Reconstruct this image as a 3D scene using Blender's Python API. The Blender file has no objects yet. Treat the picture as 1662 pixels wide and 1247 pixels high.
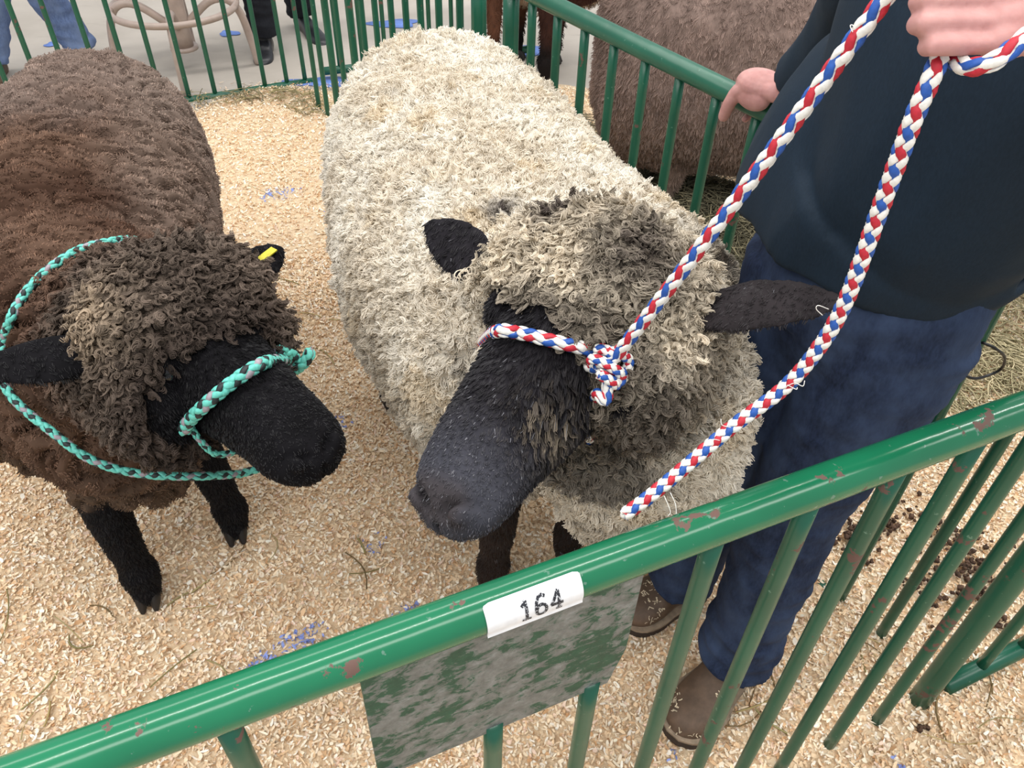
import bpy, math, random
import numpy as np
from mathutils import Vector, Matrix
from mathutils.bvhtree import BVHTree
from mathutils.kdtree import KDTree

scene = bpy.context.scene
COL = scene.collection
rng = np.random.default_rng(164)

# ------------------------------------------------------------------ camera
FPX, CAM_H, PITCH, ROLL = 1300.0, 1.55, math.radians(42.53), math.radians(1.658)
Fv = np.array([0, math.cos(PITCH), -math.sin(PITCH)])
U0 = np.array([0, math.sin(PITCH), math.cos(PITCH)])
X0 = np.array([1.0, 0, 0])
Rv = math.cos(ROLL) * X0 + math.sin(ROLL) * U0
Uv = -math.sin(ROLL) * X0 + math.cos(ROLL) * U0
Cv = np.array([0, 0, CAM_H])

cam_data = bpy.data.cameras.new('camera')
cam = bpy.data.objects.new('camera', cam_data)
COL.objects.link(cam)
cam.matrix_world = Matrix(((Rv[0], Uv[0], -Fv[0], Cv[0]), (Rv[1], Uv[1], -Fv[1], Cv[1]),
                           (Rv[2], Uv[2], -Fv[2], Cv[2]), (0, 0, 0, 1)))
cam_data.sensor_width = 36.0
cam_data.lens = FPX / 1662 * 36.0
cam_data.clip_start = 0.05
scene.camera = cam

# ------------------------------------------------------------------ light of the hall
world = bpy.data.worlds.new('hall_light')
scene.world = world
world.use_nodes = True
bg = world.node_tree.nodes['Background']
bg.inputs[0].default_value = (0.93, 0.96, 1.0, 1)
bg.inputs[1].default_value = 0.66


def lamp(name, loc, size, power, col=(1, 0.97, 0.93)):
    l = bpy.data.lights.new(name, 'AREA')
    l.shape = 'RECTANGLE'
    l.size, l.size_y = size
    l.energy = power
    l.color = col
    o = bpy.data.objects.new(name, l)
    COL.objects.link(o)
    o.location = loc
    return o


# strip lights under the barn roof
for lx, ly, wd, pw in ((-0.3, -1.6, .9, 240), (-0.9, 0.9, .16, 240), (-1.7, 4.6, .9, 235)):
    o_ = lamp('strip_light', (lx + 0.8, ly, 4.6), (11.0, wd), pw)
    o_.rotation_euler = (0, 0, math.radians(24))
scene.view_settings.view_transform = 'Standard'
scene.view_settings.look = 'None'
scene.view_settings.exposure = 0.0
scene.view_settings.gamma = 1.0
scene.view_settings.use_curve_mapping = False


def A(*v):
    return np.array(v, float)


def P(px, py, z=None, d=None):
    """world point seen at a pixel, at height z or at depth d"""
    v = Fv + Rv * (px - 831) / FPX - Uv * (py - 623.5) / FPX
    t = d if d is not None else (z - CAM_H) / v[2]
    return Cv + v * t


def cam3(r, u, f):
    v = Rv * r + Uv * u + Fv * f
    return v / np.linalg.norm(v)


def unit(v):
    v = np.asarray(v, float)
    return v / (np.linalg.norm(v) + 1e-12)


# ------------------------------------------------------------------ noise
_perm = np.random.default_rng(7).permutation(4096)
_grad = np.random.default_rng(8).normal(size=(4096, 3))
_grad /= np.linalg.norm(_grad, axis=1)[:, None]


def noise(p):
    p = np.asarray(p, float)
    i = np.floor(p).astype(np.int64)
    f = p - i
    w = f * f * f * (f * (f * 6 - 15) + 10)
    out = 0
    for dx in (0, 1):
        for dy in (0, 1):
            for dz in (0, 1):
                h = _perm[(i[:, 0] + dx) & 4095]
                h = _perm[(h + i[:, 1] + dy) & 4095]
                h = _perm[(h + i[:, 2] + dz) & 4095]
                d = f - A(dx, dy, dz)
                g = (_grad[h] * d).sum(1)
                ww = (w[:, 0] if dx else 1 - w[:, 0]) * (w[:, 1] if dy else 1 - w[:, 1]) * (w[:, 2] if dz else 1 - w[:, 2])
                out = out + g * ww
    return out * 1.6


def fbm(p, oct=3):
    s, a, o = 0, 1.0, 0
    p = np.asarray(p, float)
    for k in range(oct):
        s = s + a * noise(p * 2 ** k + 17.3 * k)
        a *= 0.5
    return s


def smooth(e0, e1, x):
    t = np.clip((x - e0) / (e1 - e0), 0, 1)
    return t * t * (3 - 2 * t)


# ------------------------------------------------------------------ materials
def new_mat(name):
    m = bpy.data.materials.new(name)
    m.use_nodes = True
    return m, m.node_tree, m.node_tree.nodes['Principled BSDF']


def srgb(r, g, b):
    def f(c):
        c /= 255.0
        return c / 12.92 if c <= 0.04045 else ((c + 0.055) / 1.055) ** 2.4
    return (f(r), f(g), f(b), 1)


def N(nt, t, **kw):
    n = nt.nodes.new(t)
    for k, v in kw.items():
        if k.startswith('i_'):
            key = k[2:]
            n.inputs[int(key) if key.isdigit() else key].default_value = v
        else:
            setattr(n, k, v)
    return n


def ramp(nt, fac, stops, interp='LINEAR'):
    r = nt.nodes.new('ShaderNodeValToRGB')
    r.color_ramp.interpolation = interp
    e = r.color_ramp.elements
    while len(e) > len(stops):
        e.remove(e[-1])
    for k, (p, c) in enumerate(stops):
        el = e[k] if k < len(e) else e.new(p)
        el.position = p
        el.color = c
    nt.links.new(fac, r.inputs[0])
    return r.outputs[0]


def mix(nt, fac, a, b, blend='MIX'):
    m = nt.nodes.new('ShaderNodeMix')
    m.data_type = 'RGBA'
    m.blend_type = blend
    for s, v in ((0, fac), (6, a), (7, b)):
        if hasattr(v, 'node'):
            nt.links.new(v, m.inputs[s])
        else:
            m.inputs[s].default_value = v
    return m.outputs[2]


def tex_noise(nt, scale, detail=3, rough=0.55, coord='Object', dist=0.0, stretch=None):
    tc = nt.nodes.new('ShaderNodeTexCoord')
    src = tc.outputs[coord]
    if stretch:
        mp = nt.nodes.new('ShaderNodeMapping')
        mp.inputs['Scale'].default_value = stretch
        nt.links.new(src, mp.inputs[0])
        src = mp.outputs[0]
    n = nt.nodes.new('ShaderNodeTexNoise')
    n.inputs['Scale'].default_value = scale
    n.inputs['Detail'].default_value = detail
    n.inputs['Roughness'].default_value = rough
    n.inputs['Distortion'].default_value = dist
    nt.links.new(src, n.inputs['Vector'])
    return n.outputs['Fac']


def bump(nt, bsdf, h, strength=0.3, dist=0.01):
    b = nt.nodes.new('ShaderNodeBump')
    b.inputs['Strength'].default_value = strength
    b.inputs['Distance'].default_value = dist
    nt.links.new(h, b.inputs['Height'])
    nt.links.new(b.outputs[0], bsdf.inputs['Normal'])


def plain(name, col, rough=0.6, noise_scale=None, var=0.12, bump_s=0.0, metal=0.0, spec=0.5, stretch=None):
    m, nt, b = new_mat(name)
    b.inputs['Roughness'].default_value = rough
    b.inputs['Metallic'].default_value = metal
    b.inputs['Specular IOR Level'].default_value = spec
    if noise_scale:
        f = tex_noise(nt, noise_scale, 4, stretch=stretch)
        lo = tuple(c * (1 - var * 2) for c in col[:3]) + (1,)
        hi = tuple(min(1, c * (1 + var * 2)) for c in col[:3]) + (1,)
        nt.links.new(ramp(nt, f, [(0.3, lo), (0.7, hi)]), b.inputs['Base Color'])
        if bump_s:
            bump(nt, b, f, bump_s)
    else:
        b.inputs['Base Color'].default_value = col
    return m


def tint_mat(name, attr='tint', rough=0.8, spec=0.2, sheen=0.0):
    """a material whose own colour varies from strand to strand / chip to chip"""
    m, nt, b = new_mat(name)
    a = N(nt, 'ShaderNodeAttribute', attribute_name=attr)
    nt.links.new(a.outputs['Color'], b.inputs['Base Color'])
    b.inputs['Roughness'].default_value = rough
    b.inputs['Specular IOR Level'].default_value = spec
    return m


def green_paint(name, base, wear=0.5, rough=0.28):
    m, nt, b = new_mat(name)
    f1 = tex_noise(nt, 6, 3)
    base2 = tuple(c * 0.72 for c in base[:3]) + (1,)
    c = ramp(nt, f1, [(0.3, base2), (0.7, base)])
    f2 = tex_noise(nt, 38, 5, 0.62)
    f3 = tex_noise(nt, 7, 2)
    mul = N(nt, 'ShaderNodeMath', operation='MULTIPLY')
    nt.links.new(f2, mul.inputs[0])
    nt.links.new(f3, mul.inputs[1])
    mask = ramp(nt, mul.outputs[0], [(0.40 - 0.06 * wear, (0, 0, 0, 1)), (0.415 - 0.06 * wear, (1, 1, 1, 1))])
    c2 = mix(nt, mask, c, srgb(104, 78, 70))
    f4 = tex_noise(nt, 90, 4, 0.6)
    mask2 = ramp(nt, f4, [(0.68, (0, 0, 0, 1)), (0.71, (1, 1, 1, 1))])
    c3 = mix(nt, mask2, c2, srgb(92, 130, 112))
    nt.links.new(c3, b.inputs['Base Color'])
    rr = N(nt, 'ShaderNodeMath', operation='MULTIPLY_ADD')
    nt.links.new(mask, rr.inputs[0])
    rr.inputs[1].default_value = 0.5
    rr.inputs[2].default_value = rough
    nt.links.new(rr.outputs[0], b.inputs['Roughness'])
    bump(nt, b, f1, 0.15, 0.02)
    return m


# ------------------------------------------------------------------ objects
def link(o, parent=None):
    COL.objects.link(o)
    if parent is not None:
        o.parent = parent
    return o


def tag(o, label=None, cat=None, group=None, kind=None):
    if label:
        o['label'] = label
    if cat:
        o['category'] = cat
    if group:
        o['group'] = group
    if kind:
        o['kind'] = kind
    return o


def thing(name, loc, label, cat, group=None):
    o = bpy.data.objects.new(name, None)
    o.location = loc
    o.empty_display_size = 0.1
    link(o)
    return tag(o, label, cat, group)


def wloc(o):
    p = np.zeros(3)
    while o is not None:
        p = p + A(*o.location)
        o = o.parent
    return p


def make_mesh(name, V, polys, smooth_=True):
    """polys: list of index arrays (n,3) / (n,4) or list of lists"""
    me = bpy.data.meshes.new(name)
    V = np.asarray(V, np.float32)
    if isinstance(polys, np.ndarray):
        k = polys.shape[1]
        nf = len(polys)
        me.vertices.add(len(V))
        me.vertices.foreach_set('co', V.ravel())
        me.loops.add(nf * k)
        me.loops.foreach_set('vertex_index', polys.astype(np.int32).ravel())
        me.polygons.add(nf)
        me.polygons.foreach_set('loop_start', np.arange(0, nf * k, k, dtype=np.int32))
        me.update(calc_edges=True)
    else:
        me.from_pydata([tuple(map(float, v)) for v in V], [], [list(map(int, p)) for p in polys])
        me.update()
    if smooth_:
        me.polygons.foreach_set('use_smooth', np.ones(len(me.polygons), bool))
    return me


def obj(name, V, polys, mats, parent=None, smooth_=True, mat_idx=None):
    """V in world coordinates; stored relative to the parent's origin"""
    V = np.asarray(V, float)
    if parent is not None:
        V = V - wloc(parent)
    me = make_mesh(name, V, polys, smooth_)
    for m in (mats if isinstance(mats, (list, tuple)) else [mats]):
        me.materials.append(m)
    if mat_idx is not None:
        me.polygons.foreach_set('material_index', np.asarray(mat_idx, np.int32))
    o = bpy.data.objects.new(name, me)
    return link(o, parent)


def top_obj(name, V, polys, mats, loc, **kw):
    o = obj(name, np.asarray(V, float) - np.asarray(loc, float), polys, mats, None, **kw)
    o.location = loc
    return o


class MB:
    """collects shapes into one mesh"""

    def __init__(self):
        self.v, self.f, self.m = [], [], []
        self.n = 0

    def add(self, V, Fs, mi=0):
        V = np.asarray(V, float)
        self.v.append(V)
        for f in Fs:
            self.f.append([int(i) + self.n for i in f])
            self.m.append(mi)
        self.n += len(V)
        return self

    def tube(self, pts, r, n=12, cap=True, mi=0):
        self.add(*tube(pts, r, n, cap), mi=mi)
        return self

    def box(self, c, s, rotz=0.0, mi=0):
        self.add(*box(c, s, rotz), mi=mi)
        return self

    def ell(self, c, r, frame=None, n=16, mi=0):
        self.add(*ellipsoid(c, r, frame, n), mi=mi)
        return self

    def V(self):
        return np.concatenate(self.v)

    def build(self, name, mats, parent=None, smooth_=True):
        return obj(name, self.V(), self.f, mats, parent, smooth_, self.m)


def box(c, s, rotz=0.0):
    c = A(*c)
    ca, sa = math.cos(rotz), math.sin(rotz)
    V = []
    for z in (-1, 1):
        for x, y in ((-1, -1), (1, -1), (1, 1), (-1, 1)):
            dx, dy = x * s[0] / 2, y * s[1] / 2
            V.append(c + A(dx * ca - dy * sa, dx * sa + dy * ca, z * s[2] / 2))
    return V, [(3, 2, 1, 0), (4, 5, 6, 7), (0, 1, 5, 4), (1, 2, 6, 5), (2, 3, 7, 6), (3, 0, 4, 7)]


def ellipsoid(c, r, frame=None, n=16):
    m = n // 2
    fr = np.eye(3) if frame is None else np.array(frame, float)
    V = []
    c = A(*c)
    for i in range(m + 1):
        th = math.pi * i / m
        for j in range(n):
            ph = 2 * math.pi * j / n
            q = A(math.sin(th) * math.cos(ph) * r[0], math.sin(th) * math.sin(ph) * r[1], math.cos(th) * r[2])
            V.append(c + q @ fr)
    Fs = []
    for i in range(m):
        for j in range(n):
            a, b2 = i * n + j, i * n + (j + 1) % n
            Fs.append((a, a + n, b2 + n, b2))
    return V, Fs


def frames(pts, up=None):
    """tangents and a twist-free pair of normals along a path"""
    pts = np.asarray(pts, float)
    T = np.gradient(pts, axis=0)
    T /= np.linalg.norm(T, axis=1)[:, None] + 1e-12
    a = A(0, 0, 1) if up is None else np.asarray(up, float)
    if up is None and abs(T[0] @ a) > 0.9:
        a = A(1, 0, 0)
    n = a - T[0] * (a @ T[0])
    n = unit(n)
    Ns = [n]
    for i in range(1, len(pts)):
        if up is not None:
            n = unit(a - T[i] * (a @ T[i]))
        else:
            n = Ns[-1] - T[i] * (Ns[-1] @ T[i])
            n = unit(n)
        Ns.append(n)
    Ns = np.array(Ns)
    B = np.cross(T, Ns)
    return T, Ns, B


def tube(pts, r, n=12, cap=True, up=None, round_=False):
    """loft of ellipses; r = number, list, or list of (ru along the normal, rb along the binormal)"""
    pts = np.asarray(pts, float)
    k = len(pts)
    r = np.asarray(r, float)
    if r.ndim == 0:
        r = np.full(k, float(r))
    if r.ndim == 1:
        r = np.stack([r, r], 1)
    T, Ns, B = frames(pts, up)
    if round_:
        p2, r2, t2, n2, b2 = [], [], [], [], []
        for s, e in ((0, -1), (k - 1, 1)):
            lst = []
            for a in (80, 55, 28):
                ca, sa = math.cos(math.radians(a)), math.sin(math.radians(a))
                lst.append((pts[s] + e * T[s] * min(r[s]) * sa, r[s] * ca, Ns[s], B[s]))
            if e == -1:
                for q in lst:
                    p2.append(q)
                for i in range(k):
                    p2.append((pts[i], r[i], Ns[i], B[i]))
            else:
                for q in lst[::-1]:
                    p2.append(q)
        pts = np.array([q[0] for q in p2])
        r = np.array([q[1] for q in p2])
        Ns = np.array([q[2] for q in p2])
        B = np.array([q[3] for q in p2])
        k = len(pts)
    th = np.linspace(0, 2 * math.pi, n, endpoint=False)
    V = (pts[:, None, :] + Ns[:, None, :] * (r[:, 0, None] * np.cos(th))[:, :, None]
         + B[:, None, :] * (r[:, 1, None] * np.sin(th))[:, :, None]).reshape(-1, 3)
    Fs = []
    for i in range(k - 1):
        for j in range(n):
            a, b2 = i * n + j, i * n + (j + 1) % n
            Fs.append((a, b2, b2 + n, a + n))
    if cap:
        Fs.append(tuple(range(n - 1, -1, -1)))
        Fs.append(tuple((k - 1) * n + j for j in range(n)))
    return V, Fs


def spline(pts, n):
    """Catmull-Rom through the points, n samples evenly by length"""
    p = np.asarray(pts, float)
    one = p.ndim == 1
    if one:
        p = p[:, None]
    q = np.concatenate([[2 * p[0] - p[1]], p, [2 * p[-1] - p[-2]]])
    out = []
    for i in range(len(p) - 1):
        t = np.linspace(0, 1, 24, endpoint=False)[:, None]
        p0, p1, p2, p3 = q[i], q[i + 1], q[i + 2], q[i + 3]
        out.append(0.5 * (2 * p1 + (p2 - p0) * t + (2 * p0 - 5 * p1 + 4 * p2 - p3) * t ** 2 + (3 * p1 - p0 - 3 * p2 + p3) * t ** 3))
    out.append(p[-1:])
    c = np.concatenate(out)
    L = np.concatenate([[0], np.cumsum(np.linalg.norm(np.diff(c[:, :3], axis=0), axis=1))])
    s = np.linspace(0, L[-1], n)
    r = np.stack([np.interp(s, L, c[:, j]) for j in range(c.shape[1])], 1)
    return r[:, 0] if one else r


def loft_spline(st, n):
    """interpolate station rows smoothly (by index)"""
    st = np.asarray(st, float)
    q = np.concatenate([[2 * st[0] - st[1]], st, [2 * st[-1] - st[-2]]])
    out = []
    for t in np.linspace(0, len(st) - 1 - 1e-9, n):
        i = int(t)
        u = t - i
        p0, p1, p2, p3 = q[i], q[i + 1], q[i + 2], q[i + 3]
        out.append(0.5 * (2 * p1 + (p2 - p0) * u + (2 * p0 - 5 * p1 + 4 * p2 - p3) * u ** 2 + (3 * p1 - p0 - 3 * p2 + p3) * u ** 3))
    return np.array(out)


def remesh(V, Fs, voxel, iters=4):
    """one continuous skin out of overlapping closed shapes -> (V, quads)"""
    me = make_mesh('tmp', V, Fs)
    o = bpy.data.objects.new('tmp', me)
    COL.objects.link(o)
    md = o.modifiers.new('r', 'REMESH')
    md.mode = 'VOXEL'
    md.voxel_size = voxel
    dg = bpy.context.evaluated_depsgraph_get()
    ev = o.evaluated_get(dg)
    m2 = bpy.data.meshes.new_from_object(ev)
    nv = len(m2.vertices)
    V2 = np.empty(nv * 3, np.float32)
    m2.vertices.foreach_get('co', V2)
    V2 = V2.reshape(-1, 3).astype(float)
    ls = np.empty(len(m2.polygons), np.int32)
    m2.polygons.foreach_get('loop_total', ls)
    vi = np.empty(len(m2.loops), np.int32)
    m2.loops.foreach_get('vertex_index', vi)
    if len(ls) and (ls == 4).all():
        Q = vi.reshape(-1, 4)
    else:
        Q, s = [], 0
        for l in ls:
            q = list(vi[s:s + l])
            Q.append(q if l == 4 else q + [q[-1]] if l == 3 else q[:4])
            s += l
        Q = np.array(Q)
    bpy.data.objects.remove(o)
    bpy.data.meshes.remove(me)
    bpy.data.meshes.remove(m2)
    return relax(V2, Q, iters), Q


def relax(V, Q, iters, lam=0.5, w=None):
    E = np.concatenate([Q[:, [0, 1]], Q[:, [1, 2]], Q[:, [2, 3]], Q[:, [3, 0]]])
    n = len(V)
    deg = np.bincount(E.ravel(), minlength=n).astype(float)
    deg[deg == 0] = 1
    for k in range(iters):
        S = np.stack([np.bincount(E[:, 0], V[E[:, 1], j], n) + np.bincount(E[:, 1], V[E[:, 0], j], n) for j in range(3)], 1)
        d = (S / deg[:, None] - V) * lam
        V = V + (d if w is None else d * w[:, None])
    return V


def vnormals(V, Q):
    fn = np.cross(V[Q[:, 2]] - V[Q[:, 0]], V[Q[:, 3]] - V[Q[:, 1]])
    n = len(V)
    out = np.zeros((n, 3))
    for j in range(3):
        for k in range(4):
            out[:, j] += np.bincount(Q[:, k], fn[:, j], n)
    return out / (np.linalg.norm(out, axis=1)[:, None] + 1e-12)


def scatter(V, Q, NV, count, weight=None):
    """random points on the skin: positions, normals; weight per vertex steers the density"""
    fa = np.linalg.norm(np.cross(V[Q[:, 2]] - V[Q[:, 0]], V[Q[:, 3]] - V[Q[:, 1]]), axis=1) * 0.5
    if weight is not None:
        fa = fa * weight[Q].mean(1)
    c = np.cumsum(fa)
    f = np.searchsorted(c, rng.random(count) * c[-1])
    f = np.clip(f, 0, len(Q) - 1)
    u, v = rng.random(count), rng.random(count)
    w = np.stack([(1 - u) * (1 - v), u * (1 - v), u * v, (1 - u) * v], 1)
    p = (V[Q[f]] * w[:, :, None]).sum(1)
    n = (NV[Q[f]] * w[:, :, None]).sum(1)
    n /= np.linalg.norm(n, axis=1)[:, None] + 1e-12
    return p, n


def nearest(centers, pts, scale=None):
    c = np.asarray(centers) if scale is None else np.asarray(centers) @ scale
    q = np.asarray(pts) if scale is None else np.asarray(pts) @ scale
    kd = KDTree(len(c))
    for i, v in enumerate(c):
        kd.insert(v, i)
    kd.balance()
    return np.array([kd.find(v)[1] for v in q])


def tangents(n):
    a = np.where(np.abs(n[:, 2:3]) < 0.9, A(0, 0, 1)[None], A(1, 0, 0)[None])
    t = np.cross(a, n)
    t /= np.linalg.norm(t, axis=1)[:, None] + 1e-12
    return t, np.cross(n, t)


def hair(name, S, radius, tint, mat, parent):
    """S (n,k,3) world strands, radius (n,k), tint (n,3) linear colour per strand"""
    n, k = S.shape[:2]
    cu = bpy.data.hair_curves.new(name)
    cu.add_curves([k] * n)
    loc = wloc(parent)
    cu.position_data.foreach_set('vector', (S - loc).astype(np.float32).ravel())
    at = cu.attributes.get('radius') or cu.attributes.new('radius', 'FLOAT', 'POINT')
    at.data.foreach_set('value', radius.astype(np.float32).ravel())
    at = cu.attributes.new('tint', 'FLOAT_COLOR', 'CURVE')
    at.data.foreach_set('color', np.concatenate([tint, np.ones((n, 1))], 1).astype(np.float32).ravel())
    cu.materials.append(mat)
    o = bpy.data.objects.new(name, cu)
    return link(o, parent)


def wool(p, n, clump_n, length, curl=0.0, turns=2.0, k=6, lean=None, lean_amt=0.0, spread=0.35, tipj=0.3, flat=None, tight=0.85, ridge=None):
    """locks of fleece: strands gather to the tips of their clumps and curl together"""
    m = len(p)
    ci = rng.choice(m, min(clump_n, m), replace=False)
    cid = nearest(p[ci], p, flat)
    cp, cn = p[ci][cid], n[ci][cid]
    length = np.broadcast_to(np.asarray(length, float), (m,))
    L = length[ci][cid] * (0.7 + 0.6 * rng.random(len(ci)))[cid]
    t1, t2 = tangents(cn)
    ang = rng.random(len(ci)) * 2 * math.pi
    j = rng.normal(size=(len(ci), 3))[cid] * tipj
    d = cn + j
    if lean is not None:
        d = d + (lean if np.ndim(lean) == 2 else np.asarray(lean)[None]) * lean_amt
    d /= np.linalg.norm(d, axis=1)[:, None]
    a0 = ang[cid] + rng.normal(0, .45, m)
    sgn = np.where(rng.random(len(ci)) > 0.5, 1, -1)[cid]
    cur = np.broadcast_to(np.asarray(curl, float), (m,))
    S = np.empty((m, k, 3))
    off = p - cp
    sl = (0.85 + 0.3 * rng.random(m))
    if ridge is not None:                       # locks close up into short walls instead of points
        oa = (off @ ridge)[:, None] * ridge
        off_keep = off - oa
        off = oa
    else:
        off_keep = 0
    for q in range(k):
        u = q / (k - 1)
        a = a0 + sgn * turns * 2 * math.pi * u
        ax = cp + d * (L * u * sl)[:, None] + (t1 * np.cos(a)[:, None] + t2 * np.sin(a)[:, None]) * (cur * min(1, u * 2.0))[:, None]
        S[:, q] = ax + off * (1 - tight * u ** 0.8) + off_keep + (n - cn) * (spread * L * u)[:, None]
    return S, cid, ci


def set_tint(o, col, domain='POINT', name='tint'):
    me = o.data
    a = me.color_attributes.new(name, 'FLOAT_COLOR', domain)
    a.data.foreach_set('color', np.concatenate([col, np.ones((len(col), 1))], 1).astype(np.float32).ravel())


def bvh_of(V, Q):
    return BVHTree.FromPolygons([tuple(v) for v in V], [tuple(q) for q in Q.tolist()])


def on_skin(bvh, px, py, off=0.012):
    """the point of a skin met by the sight line of a pixel, lifted off along its normal"""
    v = Fv + Rv * (px - 831) / FPX - Uv * (py - 623.5) / FPX
    h = bvh.ray_cast(Vector(Cv), Vector(unit(v)))
    if h[0] is None:
        return None
    return A(*h[0]) + A(*h[1]) * off
# ================================================================== setting
GREEN = srgb(28, 116, 80)
M_GREEN = green_paint('green_enamel', GREEN, 1.0, 0.17)
M_GREEN2 = green_paint('green_enamel_old', srgb(26, 94, 72), 0.5, 0.3)


def concrete():
    m, nt, b = new_mat('concrete')
    f = tex_noise(nt, 1.3, 5, 0.6)
    c = ramp(nt, f, [(0.3, srgb(168, 160, 150)), (0.7, srgb(194, 186, 176))])
    f2 = tex_noise(nt, 9, 4, 0.6, stretch=(0.5, 2.2, 1))
    c = mix(nt, ramp(nt, f2, [(0.62, (0, 0, 0, 1)), (0.8, (0.5, 0.5, 0.5, 1))]), c, srgb(140, 131, 120))
    nt.links.new(c, b.inputs['Base Color'])
    b.inputs['Roughness'].default_value = 0.8
    bump(nt, b, f2, 0.1, 0.01)
    return m


fl = obj('floor', [(-6, -1.5, -.03), (6, -1.5, -.03), (6, 9, -.03), (-6, 9, -.03)], [(0, 1, 2, 3)], concrete())
tag(fl, kind='structure')

# blue marking paint on the concrete
M_BLUE = plain('blue_marking_paint', srgb(108, 140, 214), 0.6, 30, 0.1)


def paint_spot(px, py, r, asp, label, ang=0.0):
    c = P(px, py, -.027)
    th = np.linspace(0, 2 * math.pi, 20, endpoint=False)
    rr = r * (1 + 0.18 * np.sin(th * 3 + px) + 0.1 * np.sin(th * 5 + py))
    x, y = rr * np.cos(th), rr * asp * np.sin(th)
    ring = np.stack([c[0] + x * math.cos(ang) - y * math.sin(ang), c[1] + x * math.sin(ang) + y * math.cos(ang), np.full(20, c[2])], 1)
    V = np.concatenate([ring, ring + A(0, 0, .001)])
    Fs = [tuple(range(20, 40))] + [(i, (i + 1) % 20, 20 + (i + 1) % 20, 20 + i) for i in range(20)]
    tag(top_obj('paint_mark', V, Fs, M_BLUE, c), label, 'paint mark', 'blue paint marks on the concrete')


paint_spot(84, 72, .035, 1.0, 'blue paint dot on the concrete left of the pale jeans')
paint_spot(372, 54, .055, 0.8, 'blue paint dot on the concrete behind the stool base')
paint_spot(640, 38, .14, 0.5, 'long blue paint mark on the concrete just above the white rump', 0.2)
paint_spot(520, 133, .17, 0.35, 'blue paint band on the concrete under the far bottom rail', 0.1)
paint_spot(862, 82, .13, 0.6, 'blue paint patch on the concrete by the brown legs', 0.3)


# ------------------------------------------------------------------ wood shavings
def bed_height(x, y):
    p = np.stack([x * 3.2, y * 3.2, np.zeros_like(x)], 1)
    q = np.stack([x * 14, y * 14, np.ones_like(x)], 1)
    return -0.004 + 0.010 * fbm(p, 3) + 0.004 * noise(q)


def back_y(x):
    return 3.70 + 0.5 * (x + 1.3) * (x < -0.9) + 0.2 * (x >= -0.9) + 0.08 * np.sin(x * 9)


def shavings_base():
    m, nt, b = new_mat('shavings_base')
    f = tex_noise(nt, 70, 6, 0.7, dist=0.8)
    c = ramp(nt, f, [(0.28, srgb(200, 166, 130)), (0.45, srgb(228, 200, 164)), (0.62, srgb(243, 222, 190)), (0.8, srgb(250, 236, 214))])
    nt.links.new(c, b.inputs['Base Color'])
    b.inputs['Roughness'].default_value = 0.9
    bump(nt, b, f, 0.6, 0.02)
    return m


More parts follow.
